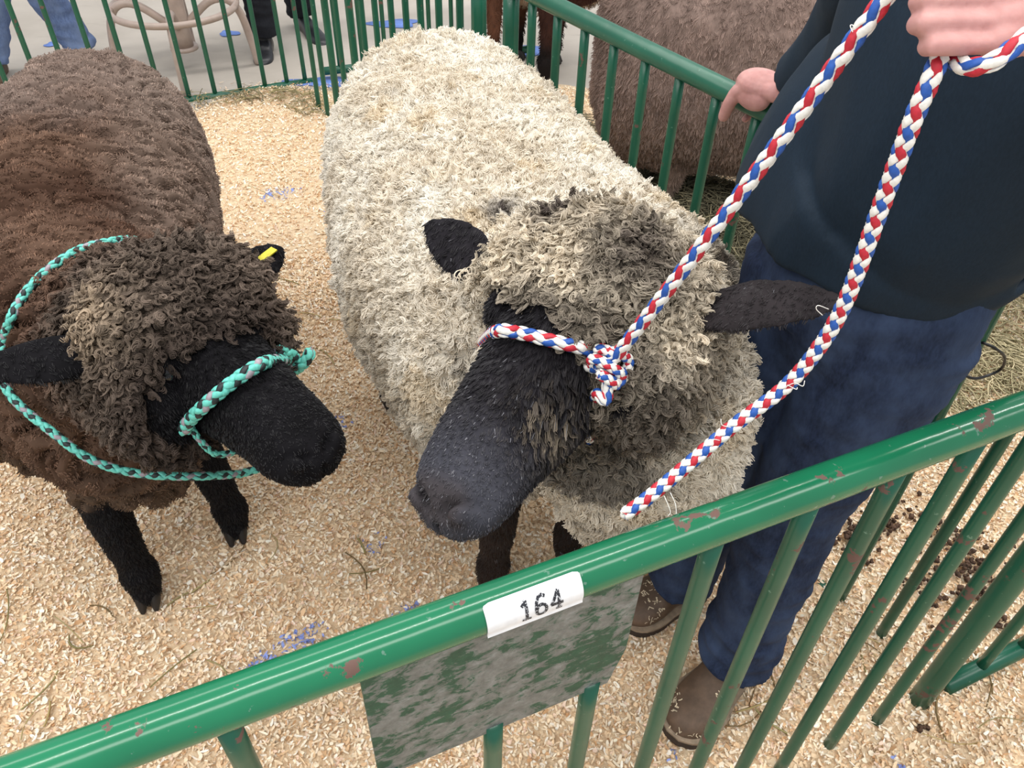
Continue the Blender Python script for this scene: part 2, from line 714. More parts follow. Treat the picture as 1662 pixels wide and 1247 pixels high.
def build_bed():
    nx, ny = 230, 220
    xs = np.linspace(-3.2, 3.0, nx)
    ys = np.linspace(-0.9, 3.95, ny)
    X, Y = np.meshgrid(xs, ys)
    x, y = X.ravel(), Y.ravel()
    z = bed_height(x, y)
    edge = smooth(0.0, 0.22, back_y(x) - y)
    z = -0.034 + (z + 0.034) * edge
    V = np.stack([x, y, z], 1)
    i = np.arange(nx * ny).reshape(ny, nx)
    Q = np.stack([i[:-1, :-1], i[:-1, 1:], i[1:, 1:], i[1:, :-1]], -1).reshape(-1, 4)
    cx, cy = V[Q].mean(1)[:, 0], V[Q].mean(1)[:, 1]
    Q = Q[cy < back_y(cx) - 0.01]
    o = obj('wood_shavings', V, Q, shavings_base())
    tag(o, 'pale wood shavings bedding spread over the pen floor', 'wood shavings', kind='stuff')
    # curled chips lying on it
    n1, n2 = 255000, 80000
    x = np.concatenate([rng.uniform(-2.5, 1.75, n1), rng.uniform(-3.0, 2.6, n2)])
    y = np.concatenate([rng.uniform(0.15, 2.3, n1), rng.uniform(2.0, 3.85, n2)])
    keep = (y < back_y(x) + 0.06 * rng.random(len(x)) - 0.03 + 0.25 * (rng.random(len(x)) ** 6))
    x, y = x[keep], y[keep]
    n = len(x)
    z = np.maximum(bed_height(x, y) * smooth(0.0, 0.2, back_y(x) - y) - 0.03 * (1 - smooth(0.0, 0.2, back_y(x) - y)), -0.028) + rng.random(n) * 0.008
    L = rng.uniform(0.006, 0.019, n) * (1 + 0.25 * (y > 2))
    W = rng.uniform(0.0010, 0.0032, n) * (1 + 0.6 * (rng.random(n) < .15))
    curl = rng.normal(0, 2.1, n)
    a = rng.random(n) * 2 * math.pi
    pitch = rng.normal(0, 0.4, n)
    roll = rng.normal(0, 0.5, n)
    e = np.stack([np.cos(a) * np.cos(pitch), np.sin(a) * np.cos(pitch), np.sin(pitch)], 1)
    s = np.stack([-np.sin(a), np.cos(a), np.zeros(n)], 1)
    up = np.cross(e, s)
    s2 = s * np.cos(roll)[:, None] + up * np.sin(roll)[:, None]
    up2 = np.cross(e, s2)
    k = 4
    V = np.empty((n, k, 2, 3))
    c = np.stack([x, y, z], 1)
    for q in range(k):
        u = q / (k - 1) - 0.5
        ben = curl * u
        cen = c + e * (L * np.sin(np.clip(ben, -2, 2)) / np.where(np.abs(curl) < 0.05, 1, curl))[:, None] * np.where(np.abs(curl) < 0.05, 0, 1)[:, None] \
            + e * (L * u * (np.abs(curl) < 0.05))[:, None] \
            + up2 * (L * (1 - np.cos(ben)) / np.where(np.abs(curl) < 0.05, 1, curl) * np.sign(curl))[:, None]
        w = W * (1 - 0.5 * abs(2 * u) ** 3)
        V[:, q, 0] = cen - s2 * w[:, None]
        V[:, q, 1] = cen + s2 * w[:, None]
    b = (np.arange(n) * k * 2)[:, None]
    Q = np.concatenate([b + np.array([[2 * q, 2 * q + 2, 2 * q + 3, 2 * q + 1]]) for q in range(k - 1)], 0)
    pal = np.array([srgb(*c)[:3] for c in ((250, 236, 212), (244, 222, 190), (236, 208, 172), (226, 190, 150), (252, 244, 230), (208, 166, 124), (240, 212, 190))])
    pw = np.array([.24, .24, .18, .11, .12, .05, .06])
    ti = rng.choice(len(pal), n, p=np.array(pw))
    tint = pal[ti] * rng.uniform(0.92, 1.08, (n, 1))
    # marking paint that has bled into the shavings
    for px, py, rx, ry, dens in ((455, 315, .07, .04, .8), (455, 1060, .09, .025, .5), (480, 1035, .05, .02, .5), (665, 995, .04, .02, .5),
                                 (535, 690, .05, .03, .35), (610, 880, .03, .03, .3), (530, 345, .04, .03, .3), (1090, 1225, .02, .02, .4), (410, 1095, .05, .02, .5),
                                 (1465, 1245, .02, .02, .4)):
        q = P(px, py, 0)
        dx, dy = x - q[0], y - q[1]
        d1, d2 = (dx * 0.8 + dy * 0.6), (-dx * 0.6 + dy * 0.8)
        msk = ((d1 / rx) ** 2 + (d2 / ry) ** 2 < 1 + 0.6 * rng.normal(size=n)) & (rng.random(n) < dens)
        tint[msk] = np.array(srgb(142, 158, 218)[:3]) * rng.uniform(.8, 1.2, (msk.sum(), 1))
    chips = obj('loose_shavings', V.reshape(-1, 3), Q, tint_mat('shaving_chip', rough=0.75, spec=0.25), smooth_=True)
    set_tint(chips, np.repeat(np.clip(tint, 0, 1), k * 2, 0))
    tag(chips, 'curled pale wood chips lying loose on top of the bedding', 'wood shavings', kind='stuff')


build_bed()

# ------------------------------------------------------------------ fence panels
RAIL_Z, RAIL_R, BAR_R = 0.93, 0.021, 0.0108


def panel(label, p0, p1, bars, posts=(True, True), group='green tubular pen panels', mat=None, low_z=-0.024, thick=(), short={}):
    """p0->p1 ground points; bars = fractions along the panel"""
    mat = mat or M_GREEN2
    p0, p1 = A(p0[0], p0[1], 0), A(p1[0], p1[1], 0)
    d = p1 - p0
    root = thing('fence_panel', (p0 + p1) / 2, label, 'fence panel', group)
    up = A(0, 0, 1)
    MB().tube([p0 + up * RAIL_Z + d * t for t in np.linspace(0, 1, 60)], RAIL_R, 28).build('top_rail', mat, root)
    MB().tube([p0 + up * low_z + d * t for t in np.linspace(0, 1, 12)], 0.019, 16).build('bottom_rail', M_GREEN2, root)
    for k, s in enumerate(posts):
        if s:
            q = (p0, p1)[k]
            MB().tube([q + up * z for z in np.linspace(-0.03, RAIL_Z, 10)], RAIL_R, 18).build('post', M_GREEN2, root)
    for k, f in enumerate(bars):
        q = p0 + d * f
        r = BAR_R * (1.35 if k in thick else 1)
        b = MB()
        b.tube([q + up * z for z in np.linspace(low_z, short.get(k, RAIL_Z - 0.012), 14)], r, 12)
        b.build('bar', M_GREEN2, root)
    return root


def fy(x):
    return 0.392 + 0.459 * x


X0f, X1f = -0.90, 0.842
bx_ = [x for x in np.arange(-0.868, 0.80, 0.1073)]
front = panel('green pen panel in the foreground carrying a number sticker and a worn plate', (X0f, fy(X0f)), (X1f, fy(X1f)),
              [(x - X0f) / (X1f - X0f) for x in bx_], mat=M_GREEN, short={k: .70 for k, x in enumerate(bx_) if -.13 < x < .125})
panel('green pen panel to the right of the foreground one, seen past its corner post', (0.90, fy(0.90)), (2.5, fy(2.5)),
      [(x - 0.90) / 1.6 for x in np.arange(0.985, 2.45, 0.1073)], posts=(False, True), low_z=0.01)


def ry(x):
    return 1.432 - 1.478 * (x - 0.466)


panel('green pen panel behind the standing handler, gripped by a hand', (0.842, ry(0.842)), (-0.03, ry(-0.03)),
      [(0.842 - x) / 0.872 for x in np.arange(0.81, 0.0, -0.0605)], posts=(False, True))


def py2(x):
    return 3.5 - 1.585 * (x + 0.9)


p2 = (-0.118, py2(-0.118))
panel('green pen panel beyond the white rump, running back to the far corner', p2, (-0.955, py2(-0.955)),
      [(-0.118 - x) / 0.837 for x in (-.176, -.246, -.313, -.371, -.433, -.506, -.572, -.637, -.714, -.778, -.855, -.915)], posts=(True, False), thick=(7, 9))


def by(x):
    return 3.73 + 0.5 * (x + 1.3)


bxs = [-1.05, -1.129] + [-1.223 - 0.1045 * k for k in range(14)]
panel('green pen panel along the back behind the brown fleece', (-1.0, by(-1.0)), (-2.66, by(-2.66)),
      [(-1.0 - x) / 1.66 for x in bxs], posts=(False, True), low_z=-0.03)
panel('farthest green pen panel behind the white rump, its bottom rail showing', (-0.97, 3.90), (0.05, 4.28),
      list(np.arange(0.08, 0.98, 0.105)), posts=(False, True), low_z=0.01)

# worn plate under the rail and the number sticker on it
def residue():
    m, nt, b = new_mat('worn_plate')
    f1 = tex_noise(nt, 40, 8, 0.72, dist=0.5, stretch=(1, 1, 1.7))
    f2 = tex_noise(nt, 12, 3)
    f3 = tex_noise(nt, 70, 5, 0.7)
    s = N(nt, 'ShaderNodeMath', operation='ADD')
    nt.links.new(f1, s.inputs[0])
    s2 = N(nt, 'ShaderNodeMath', operation='MULTIPLY')
    nt.links.new(f2, s2.inputs[0])
    s2.inputs[1].default_value = 0.55
    nt.links.new(s2.outputs[0], s.inputs[1])
    g = ramp(nt, f3, [(0.3, srgb(20, 62, 46)), (0.7, srgb(32, 84, 62))])
    r = ramp(nt, f3, [(0.25, srgb(92, 92, 90)), (0.55, srgb(126, 126, 124)), (0.8, srgb(158, 158, 160))])
    msk = ramp(nt, s.outputs[0], [(0.715, (0, 0, 0, 1)), (0.76, (0.6, 0.6, 0.6, 1)), (0.83, (0.9, 0.9, 0.9, 1))])
    nt.links.new(mix(nt, msk, g, r), b.inputs['Base Color'])
    b.inputs['Roughness'].default_value = 0.6
    bump(nt, b, s.outputs[0], 0.15, 0.01)
    return m


def plate():
    prof = [(-.124, .912), (.131, .912), (.130, .755), (.116, .690), (-.126, .690)]
    nrm = unit(A(.459, -1, 0))
    V = []
    for s in (0.004, -0.004):
        for x, z in prof:
            V.append(A(x, fy(x), z) + nrm * s)
    n = len(prof)
    Fs = [tuple(range(n)), tuple(range(2 * n - 1, n - 1, -1))] + [(i, i + n, (i + 1) % n + n, (i + 1) % n) for i in range(n)]
    o = obj('sign_plate', V, Fs, residue(), front, smooth_=False)
    o['label'] = 'flat green plate covered in scraps of torn grey paper'


plate()


def rail_wrap(u, v, r):
    """u = metres along the front rail from x=0, v = angle up from the camera-side horizontal"""
    d = unit(A(1, .459, 0))
    nrm = unit(A(.459, -1, 0))
    c = A(0, fy(0), RAIL_Z)
    u = np.asarray(u)[:, None]
    v = np.asarray(v)[:, None]
    return c + d * u + (nrm * np.cos(v) + A(0, 0, 1) * np.sin(v)) * r


def sticker():
    m, nt, b = new_mat('sticker_paper')
    f = tex_noise(nt, 60, 3)
    nt.links.new(ramp(nt, f, [(0.3, srgb(226, 228, 232)), (0.7, srgb(244, 245, 247))]), b.inputs['Base Color'])
    b.inputs['Roughness'].default_value = 0.5
    bump(nt, b, f, 0.08, 0.005)
    u0, u1, v0, v1 = -0.026, 0.066, -0.44, 1.22
    nu, nv, cr = 30, 26, 0.10
    V, Q = [], []
    uu = np.linspace(u0, u1, nu)
    for layer, r in enumerate((RAIL_R + .0012, RAIL_R + .0003)):
        for j in range(nv):
            t = j / (nv - 1)
            # rounded upper corners, slightly curled lower edge
            inset = 0.0
            e = 1 - t
            if e < cr:
                inset = 0.006 * (1 - math.sqrt(max(0, 1 - ((cr - e) / cr) ** 2)))
            lift = 0.0022 * max(0, (0.12 - t) / 0.12) ** 2
            V.append(rail_wrap(np.linspace(u0 + inset, u1 - inset, nu), np.full(nu, v0 + (v1 - v0) * t), r + lift))
    V = np.concatenate(V)
    for j in range(nv - 1):
        for i in range(nu - 1):
            a = j * nu + i
            Q.append((a, a + 1, a + 1 + nu, a + nu))
            a += nu * nv
            Q.append((a + nu, a + 1 + nu, a + 1, a))
    st = obj('number_sticker', V, Q, m, front)
    st['label'] = 'white paper sticker with the stamped number 164'
    # stamped digits, each an upright serif figure with speckled ink
    mi, nt, b = new_mat('stamp_ink')
    f = tex_noise(nt, 620, 2, 0.5)
    nt.links.new(ramp(nt, f, [(0.57, srgb(36, 38, 46)), (0.63, srgb(214, 216, 220))]), b.inputs['Base Color'])
    b.inputs['Roughness'].default_value = 0.6
    # figures as strokes on a 0..1 x 0..1.6 cell: lists of polylines
    th = np.linspace(0, 2 * math.pi, 26)
    six = [[(0.86, 1.42), (0.62, 1.56), (0.36, 1.48), (0.16, 1.16), (0.10, 0.72), (0.12, 0.5)],
           [(0.5 + 0.38 * math.cos(a), 0.5 + 0.44 * math.sin(a)) for a in th]]
    one = [[(0.16, 1.22), (0.34, 1.36), (0.5, 1.56)], [(0.5, 1.56), (0.5, 0.06)], [(0.16, 0.06), (0.84, 0.06)]]
    four = [[(0.66, 0.06), (0.66, 1.54)], [(0.66, 1.54), (0.04, 0.56)], [(0.04, 0.56), (0.98, 0.56)], [(0.44, 0.06), (0.90, 0.06)]]
    for ch, strokes, ou in (('digit', one, 0.0045), ('digit', six, 0.0185), ('digit', four, 0.0335)):
        V, Q = [], []
        for pl in strokes:
            pl = np.array(pl, float)
            seg = []
            for a, b2 in zip(pl[:-1], pl[1:]):
                k = max(2, int(np.linalg.norm(b2 - a) / 0.12))
                seg += [a + (b2 - a) * t for t in np.linspace(0, 1, k, endpoint=False)]
            seg.append(pl[-1])
            seg = np.array(seg)
            T = np.gradient(seg, axis=0)
            T /= np.linalg.norm(T, axis=1)[:, None]
            nn = np.stack([-T[:, 1], T[:, 0]], 1) * 0.115
            b0 = sum(len(v) for v in V)
            for sgn in (1, -1):
                w = seg + nn * sgn
                V.append(rail_wrap(ou + w[:, 0] * 0.0125, -0.16 + w[:, 1] * 0.0132 / RAIL_R * 1.0, RAIL_R + .0017))
            k = len(seg)
            for i in range(k - 1):
                Q.append((b0 + i, b0 + i + k, b0 + i + 1 + k, b0 + i + 1))
        o = obj(ch, np.concatenate(V), Q, mi, st)


sticker()

# black wire hook on a bar behind the handler
q = A(.748, ry(.748), .70)
wr = [q + A(.0, -.012, .05), q + A(.02, -.02, .045), q + A(.05, -.012, .02), q + A(.065, 0, -.015), q + A(.05, .0, -.03), q + A(.02, -.015, -.025),
      q + A(0, -.016, -.018), q + A(-.014, 0, -.016), q + A(0, .014, -.012)]
o = MB().tube(spline(wr, 40), .0025, 8).build('wire_hook', plain('black_wire', srgb(26, 26, 28), 0.4))
tag(o, 'black wire hook bent around a green bar beside the jeans', 'hook')
# ================================================================== sheep
M_HAIR = tint_mat('fleece_fibre', rough=0.85, spec=0.12)
M_FACE = tint_mat('face_hair', rough=0.55, spec=0.35)
M_SKIN = tint_mat('animal_skin', rough=0.85, spec=0.1)


def lin(c):
    return A(*srgb(*c)[:3])


class Head:
    """head frame: b to the nose, a to the animal's left, u to the crown"""

    def __init__(self, O, a, b, scale=1.0):
        self.O = O
        self.b = unit(b)
        a = a - self.b * (a @ self.b)
        self.a = unit(a)
        self.u = unit(np.cross(self.a, self.b))
        if self.u[2] < 0:
            self.u = -self.u
        self.s = scale

    def p(self, t, s, u):
        return self.O + (self.b * t + self.a * s + self.u * u) * self.s

    def local(self, p):
        q = (p - self.O) / self.s
        return q @ self.b, q @ self.a, q @ self.u


# head stations: t, half width, crown height, jaw depth
HEAD = [(-.085, .030, .030, -.050), (-.06, .062, .062, -.075), (0, .080, .078, -.100), (.05, .084, .076, -.112), (.10, .080, .066, -.112), (.155, .072, .056, -.104),
        (.21, .067, .046, -.094), (.255, .066, .036, -.086), (.29, .065, .022, -.080), (.318, .055, .004, -.072), (.335, .034, -.014, -.060), (.342, .012, -.026, -.048)]


def head_shape(mb, H, k=1.0):
    st = loft_spline(HEAD, 40)
    V, Fs = [], []
    n = 28
    for t, w, c, j in st:
        m, h = (c + j) / 2, (c - j) / 2
        for i in range(n):
            th = 2 * math.pi * i / n
            x, y = math.cos(th), math.sin(th)
            # narrower under the jaw, broad flat bridge
            ww = w * (1.0 - 0.30 * max(0, -y) - 0.10 * max(0, y))
            V.append(H.p(t, math.copysign(abs(x) ** 0.85, x) * ww, m + h * math.copysign(abs(y) ** 0.9, y)))
    m = len(st)
    for i in range(m - 1):
        for j in range(n):
            a, b2 = i * n + j, i * n + (j + 1) % n
            Fs.append((a, b2, b2 + n, a + n))
    Fs.append(tuple(range(n)))
    Fs.append(tuple(range((m - 1) * n, m * n)))
    mb.add(V, Fs)
    for s in (1, -1):                                     # brow ridges, cheek bones, nostril wings
        mb.ell(H.p(.075, s * .066, .040), (.034 * H.s, .020 * H.s, .024 * H.s), (H.b, H.a, H.u), 12)
        mb.ell(H.p(.06, s * .070, -.045), (.055 * H.s, .022 * H.s, .045 * H.s), (H.b, H.a, H.u), 12)
        mb.ell(H.p(.312, s * .030, -.012), (.026 * H.s, .017 * H.s, .019 * H.s), (H.b, H.a, H.u), 12)


def ear_shape(mb, base, tip, normal, width, thick=0.008, droop=None):
    mid = (base + tip) / 2 + (droop if droop is not None else 0)
    c = spline([base, mid, tip], 16)
    w = np.interp(np.linspace(0, 1, 16), [0, .1, .35, .6, .8, .93, 1], [.5, .75, 1, .9, .66, .36, .12]) * width / 2
    V, Fs = tube(c, np.stack([np.full(16, thick * .75) * np.interp(np.linspace(0, 1, 16), [0, .5, 1], [1.5, 1, .7]), w], 1), 14, True, up=normal)
    mb.add(V, Fs)


def leg_shape(mb, top, knee, fetlock, hoof, r):
    pts = spline([top, knee, fetlock, hoof], 22)
    rr = np.interp(np.linspace(0, 1, 22), [0, .25, .5, .6, .78, .87, 1], [r * 1.9, r * 1.4, r * 1.10, r * 1.02, r * .86, r * 1.12, r * .80])
    mb.add(*tube(pts, rr, 14, round_=True))


def carve_face(V, NV, H, st=1.0):
    """nostrils, philtrum and mouth line pressed into the muzzle"""
    t, s, u = H.local(V)
    dv = np.zeros(len(V))
    for sg in (1, -1):
        # comma-shaped nostril: slants in and down towards the tip
        q = np.stack([t - .320, s - sg * .027, u + .014], 1)
        e = np.stack([-q[:, 0] * .5 + q[:, 1] * sg * .87, q[:, 0] * .87 + q[:, 1] * sg * .5], 1)
        dv -= .020 * np.exp(-((e[:, 0] / .017) ** 2 + (e[:, 1] / .0052) ** 2 + (q[:, 2] / .02) ** 2))
        dv += .004 * np.exp(-((e[:, 0] / .018) ** 2 + ((e[:, 1] + .014) / .008) ** 2 + (q[:, 2] / .02) ** 2))
    dv -= .010 * np.exp(-((s / .004) ** 2)) * smooth(.315, .33, t) * smooth(-.075, -.06, u) * (1 - smooth(-.03, -.018, u))
    m = -.058 + .020 * np.clip((.325 - t) / .1, -.1, 1.2) * 0.6
    dv -= .010 * np.exp(-(((u - m) / .0055) ** 2)) * smooth(.215, .25, t) * (np.abs(s) < .07)
    return V + NV * (dv * H.s * st)[:, None]


def torso(mb, st, n=40, m=60):
    """st rows: x, y, z, half width, height up, depth down"""
    I = loft_spline(st, m)
    V, Fs = [], []
    for i in range(m):
        j0, j1 = max(i - 1, 0), min(i + 1, m - 1)
        d = unit(I[j1, :2] - I[j0, :2])
        L = A(-d[1], d[0], 0)
        for k in range(n):
            th = 2 * math.pi * k / n
            c, sn = math.cos(th), math.sin(th)
            V.append(I[i, :3] + L * max(.02, I[i, 3]) * math.copysign(abs(c) ** .92, c) + A(0, 0, 1) * max(.02, I[i, 4] if sn > 0 else I[i, 5]) * math.copysign(abs(sn) ** .92, sn))
    for i in range(m - 1):
        for k in range(n):
            a, b2 = i * n + k, i * n + (k + 1) % n
            Fs.append((a, b2, b2 + n, a + n))
    Fs.append(tuple(range(n)))
    Fs.append(tuple(range((m - 1) * n, m * n)))
    mb.add(V, Fs)


def hooves(root, feet, heading, size=.032, mat=None):
    """cloven hooves: two claws to a foot"""
    h = unit(A(heading[0], heading[1], 0))
    s = A(-h[1], h[0], 0)
    for f in feet:
        hf = thing('hoof', f - wloc(root), None, None)
        hf.parent = root
        for sg in (1, -1):
            pts = [f + s * sg * size * .42 + h * size * x + A(0, 0, z) for x, z in ((-.55, .028), (-.1, .034), (.4, .024), (.95, .009))]
            r = [(size * .62, size * .36), (size * .72, size * .42), (size * .55, size * .38), (size * .2, size * .2)]
            V, Fs = tube(spline(pts, 8), loft_spline(r, 8), 12, round_=True)
            V[:, 2] = np.maximum(V[:, 2], f[2])
            obj('claw', V, Fs, mat or M_HOOF, hf)


M_HOOF = plain('hoof_horn', srgb(34, 30, 28), 0.5, 30, 0.2)


def dark_eye():
    m, nt, b = new_mat('eye_dark')
    b.inputs['Base Color'].default_value = srgb(22, 18, 22)
    b.inputs['Roughness'].default_value = 0.08
    return m


M_EYE = dark_eye()

# ------------------------------------------------------------------ the white-fleeced sheep
WH = Head(P(962, 480, d=1.00), cam3(.74, -.16, -.65), cam3(-.56, -.71, -.43), 1.02)


def white_sheep():
    H = WH
    root = thing('sheep', A(-.02, 1.4, 0), 'big cream fleeced sheep with black face in red white and blue halter', 'sheep')
    mb = MB()
    torso(mb, [(-.225, 2.06, .62, .07, .16, .1), (-.215, 2.01, .615, .20, .245, .2), (-.19, 1.9, .605, .285, .265, .25), (-.11, 1.65, .6, .315, .272, .28), (-.04, 1.4, .6, .32, .275, .28),
               (.05, 1.2, .615, .315, .28, .28), (.12, 1.05, .645, .30, .27, .27), (.15, .95, .66, .24, .22, .24), (.155, .89, .66, .10, .1, .12)])
    # neck, thick with fleece, and the bib below the jaw
    neck = [A(.10, 1.16, .66), A(.12, 1.02, .72), A(.13, .92, .81), H.p(-.01, .01, -.045)]
    mb.add(*tube(spline(neck, 14), np.interp(np.linspace(0, 1, 14), [0, .5, 1], [.25, .20, .10]), 28, round_=True))
    bib = [A(.16, 1.0, .72), A(.185, .90, .68), A(.19, .85, .60), A(.165, .87, .52)]
    mb.add(*tube(spline(bib, 14), np.interp(np.linspace(0, 1, 14), [0, .4, .7, 1], [.2, .19, .15, .075]), 28, round_=True))
    head_shape(mb, H)
    # woolly crown between the ears and woolly cheeks
    mb.ell(H.p(.0, 0, .045), (.085, .120, .060), (H.b, H.a, H.u), 24)
    mb.ell(H.p(-.02, 0, .0), (.075, .135, .09), (H.b, H.a, H.u), 24)
    mb.ell(H.p(.035, .085, -.06), (.095, .055, .09), (H.b, H.a, H.u), 20)
    mb.ell(H.p(.01, -.085, -.05), (.08, .05, .08), (H.b, H.a, H.u), 20)
    # ears
    eb, et = P(1128, 508, d=.93), P(1378, 490, d=.83)
    ear_shape(mb, eb, et, cam3(.1, .45, -.85), .082, droop=A(0, 0, .006))
    eb2, et2 = P(790, 436, d=1.05), P(690, 360, d=1.08)
    ear_shape(mb, eb2, et2, cam3(-.1, .1, -.95), .082)
    # legs
    FL = [A(-.035, 1.005, 0), A(.135, 1.10, 0), A(-.335, 1.60, 0), A(.02, 1.78, 0)]
    leg_shape(mb, A(-.02, 1.10, .40), A(-.02, 1.02, .26), A(-.03, 1.02, .08), FL[0] + A(0, 0, .035), .034)
    leg_shape(mb, A(.14, 1.15, .40), A(.14, 1.11, .26), A(.14, 1.11, .08), FL[1] + A(0, 0, .035), .034)
    leg_shape(mb, A(-.27, 1.72, .45), A(-.30, 1.74, .27), A(-.325, 1.62, .09), FL[2] + A(0, 0, .035), .036)
    leg_shape(mb, A(-.02, 1.85, .45), A(.0, 1.9, .27), A(.02, 1.80, .09), FL[3] + A(0, 0, .035), .036)
    V, Q = remesh(mb.V(), mb.f, .0042, 8)
    NV = vnormals(V, Q)
    t, s, u = H.local(V)

    def coat(p):
        """0 fleece .. 1 short hair (face, ears, legs), with a ragged edge"""
        t, s, u = H.local(p)
        nz = fbm(p * 26, 2) * .022
        inhead = (np.abs(s) < .16) & (u > -.19) & (u < .2)
        line = .088 - .30 * np.clip(-u - .03, 0, .05) * 0 + .55 * np.clip(-u - .035, 0, .12) + nz - .02 * (np.abs(s) / .08) + .055 * smooth(.03, .065, s)
        face = inhead * smooth(-.008, .008, t - line)
        leg = 1 - smooth(.30, .345, p[:, 2] + fbm(p * 20, 2) * .025)
        d1 = np.linalg.norm(p - (eb + et) / 2, axis=1)
        along = (p - eb) @ unit(et - eb)
        ear1 = (d1 < np.linalg.norm(et - eb) * .62) * smooth(-.002, .02, along)
        along2 = (p - eb2) @ unit(et2 - eb2)
        d2 = np.linalg.norm(p - (eb2 + et2) / 2, axis=1)
        ear2 = (d2 < np.linalg.norm(et2 - eb2) * .75) * smooth(.0, .02, along2)
        return np.clip(np.maximum.reduce([face, leg, ear1, ear2]), 0, 1), np.maximum(ear1, ear2), leg

    cz, ce, cl = coat(V)
    # fleece clumps
    lump = fbm(V * 34, 2) * .011 + np.abs(noise(V * 48)) * -.007 + noise(V * 7) * .008
    V = V + NV * (lump * (1 - cz))[:, None]
    V = carve_face(V, NV, H)
    NV = vnormals(V, Q)

    def wool_col(p, m):
        """cream on the back, greyer low on the flanks with shade painted in, grey-brown on crown and cheeks"""
        t, s, u = H.local(p)
        n1, n2 = fbm(p * 5, 3), fbm(p * 16, 2)
        c = lin((222, 212, 195)) + (lin((236, 230, 218)) - lin((222, 212, 195))) * np.clip(.5 + n1, 0, 1)[:, None]
        tan = smooth(.25, .8, fbm(p * 8 + 9, 3))[:, None]
        c = c * (1 - tan * .45) + lin((212, 190, 152)) * tan * .45
        low = smooth(.72, .42, p[:, 2] + n2 * .07 + n1 * .05)[:, None]  # grey lower wool, the flank's shadow mixed into its colour
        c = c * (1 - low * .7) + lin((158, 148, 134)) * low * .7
        dist = np.linalg.norm(p - H.O, axis=1)
        g = smooth(.24, .15, dist + n2 * .03)[:, None]
        grey = lin((204, 192, 172)) * (1 + .35 * n1[:, None] + .3 * n2[:, None])
        c = c * (1 - g) + grey * g
        # greyer cheeks on the animal's left below the rope
        ch = (smooth(.02, .06, s) * smooth(-.02, -.06, u) * smooth(.30, .2, dist))[:, None]
        c = c * (1 - .6 * ch) + lin((112, 102, 92)) * .6 * ch
        # dark smudges on the poll and behind the ears
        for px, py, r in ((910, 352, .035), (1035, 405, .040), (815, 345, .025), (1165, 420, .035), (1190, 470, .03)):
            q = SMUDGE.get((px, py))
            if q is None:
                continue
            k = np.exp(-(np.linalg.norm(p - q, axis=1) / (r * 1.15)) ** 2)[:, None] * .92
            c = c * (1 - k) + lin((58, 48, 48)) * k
        # dark forehead band next to the face
        band = (smooth(.045, .085, t) * (dist < .3))[:, None] * .7
        c = c * (1 - band) + lin((62, 54, 50)) * band
        return np.clip(c, .004, .95)

    bv = bvh_of(V, Q)
    SMUDGE = {}
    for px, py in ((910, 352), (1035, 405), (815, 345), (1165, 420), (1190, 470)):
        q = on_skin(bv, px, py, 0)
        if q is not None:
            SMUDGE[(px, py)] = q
    dark = lin((34, 32, 36))
    CHK = on_skin(bv, 898, 695, 0)
    CHK2 = on_skin(bv, 950, 640, 0)
    BLUE = on_skin(bv, 952, 746, 0)

    def pad(p):
        """bare skin of the nose: brownish pad, black inside the nostrils and the cleft"""
        t, s, u = H.local(p)
        k = np.zeros(len(p))
        for sg in (1, -1):
            qx, qy = t - .320, s - sg * .027
            e0, e1 = -qx * .5 + qy * sg * .87, qx * .87 + qy * sg * .5
            k = np.maximum(k, np.exp(-((e0 / .016) ** 2 + (e1 / .005) ** 2 + ((u + .014) / .02) ** 2)))
        k = np.maximum(k, np.exp(-((s / .0035) ** 2)) * smooth(.315, .33, t) * smooth(-.075, -.06, u) * (1 - smooth(-.03, -.018, u)))
        return k, smooth(.29, .315, t) * smooth(-.035, -.015, u) * smooth(.05, .03, np.abs(s))

    def hair_col(p):
        t, s, u = H.local(p)
        n1 = fbm(p * 30, 2)[:, None]
        c = np.tile(dark, (len(p), 1)) * (1 + .35 * n1)
        g = smooth(.20, .32, t)[:, None] * .8
        c = c * (1 - g) + lin((74, 75, 84)) * g                     # greying muzzle
        k, pd = pad(p)
        c = c * (1 - .6 * pd[:, None]) + lin((62, 54, 52)) * .6 * pd[:, None]
        c = c * (1 - k[:, None]) + lin((12, 10, 12)) * k[:, None]
        lg = (p[:, 2] < .36)[:, None]
        c = np.where(lg, lin((44, 34, 30)) * (1 + .4 * n1), c)
        er = (((p - eb) @ unit(et - eb) > .0) & (np.linalg.norm(p - eb, axis=1) < .26))[:, None]
        c = np.where(er, lin((46, 42, 44)) * (1 + .25 * n1), c)
        return np.clip(c, .003, .9)

    o = obj('body', V, Q, M_SKIN, root)
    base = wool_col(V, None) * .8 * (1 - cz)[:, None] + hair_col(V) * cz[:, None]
    set_tint(o, base)
    # ---- fleece
    wv = (1 - cz) * (V[:, 2] > .22)
    p, n = scatter(V, Q, NV, 230000, wv * (1 + 1.0 * (V[:, 1] < 1.5)))
    dist = np.linalg.norm(p - H.O, axis=1)
    near = smooth(.36, .2, dist)
    L = .014 + .006 * near
    lean = A(0, 0, -1) * 1.0
    S, cid, ci = wool(p, n, 13000, L, curl=.0018 + .002 * near, turns=1.2, k=6, lean=lean, lean_amt=.2, spread=.3, tipj=.45, tight=.5)
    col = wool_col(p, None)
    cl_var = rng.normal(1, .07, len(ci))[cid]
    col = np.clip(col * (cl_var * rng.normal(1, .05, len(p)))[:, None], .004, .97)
    rad = np.linspace(.0009, .0005, 6)[None] * rng.uniform(.8, 1.2, (len(p), 1))
    hair('wool', S, rad, col, M_HAIR, root)
    p, n = scatter(V, Q, NV, 110000, wv)
    S, cid, ci = wool(p, n, 45000, .011, curl=.0010, turns=1.0, k=4, lean=lean, lean_amt=.2, spread=.2, tipj=.6, tight=.3)
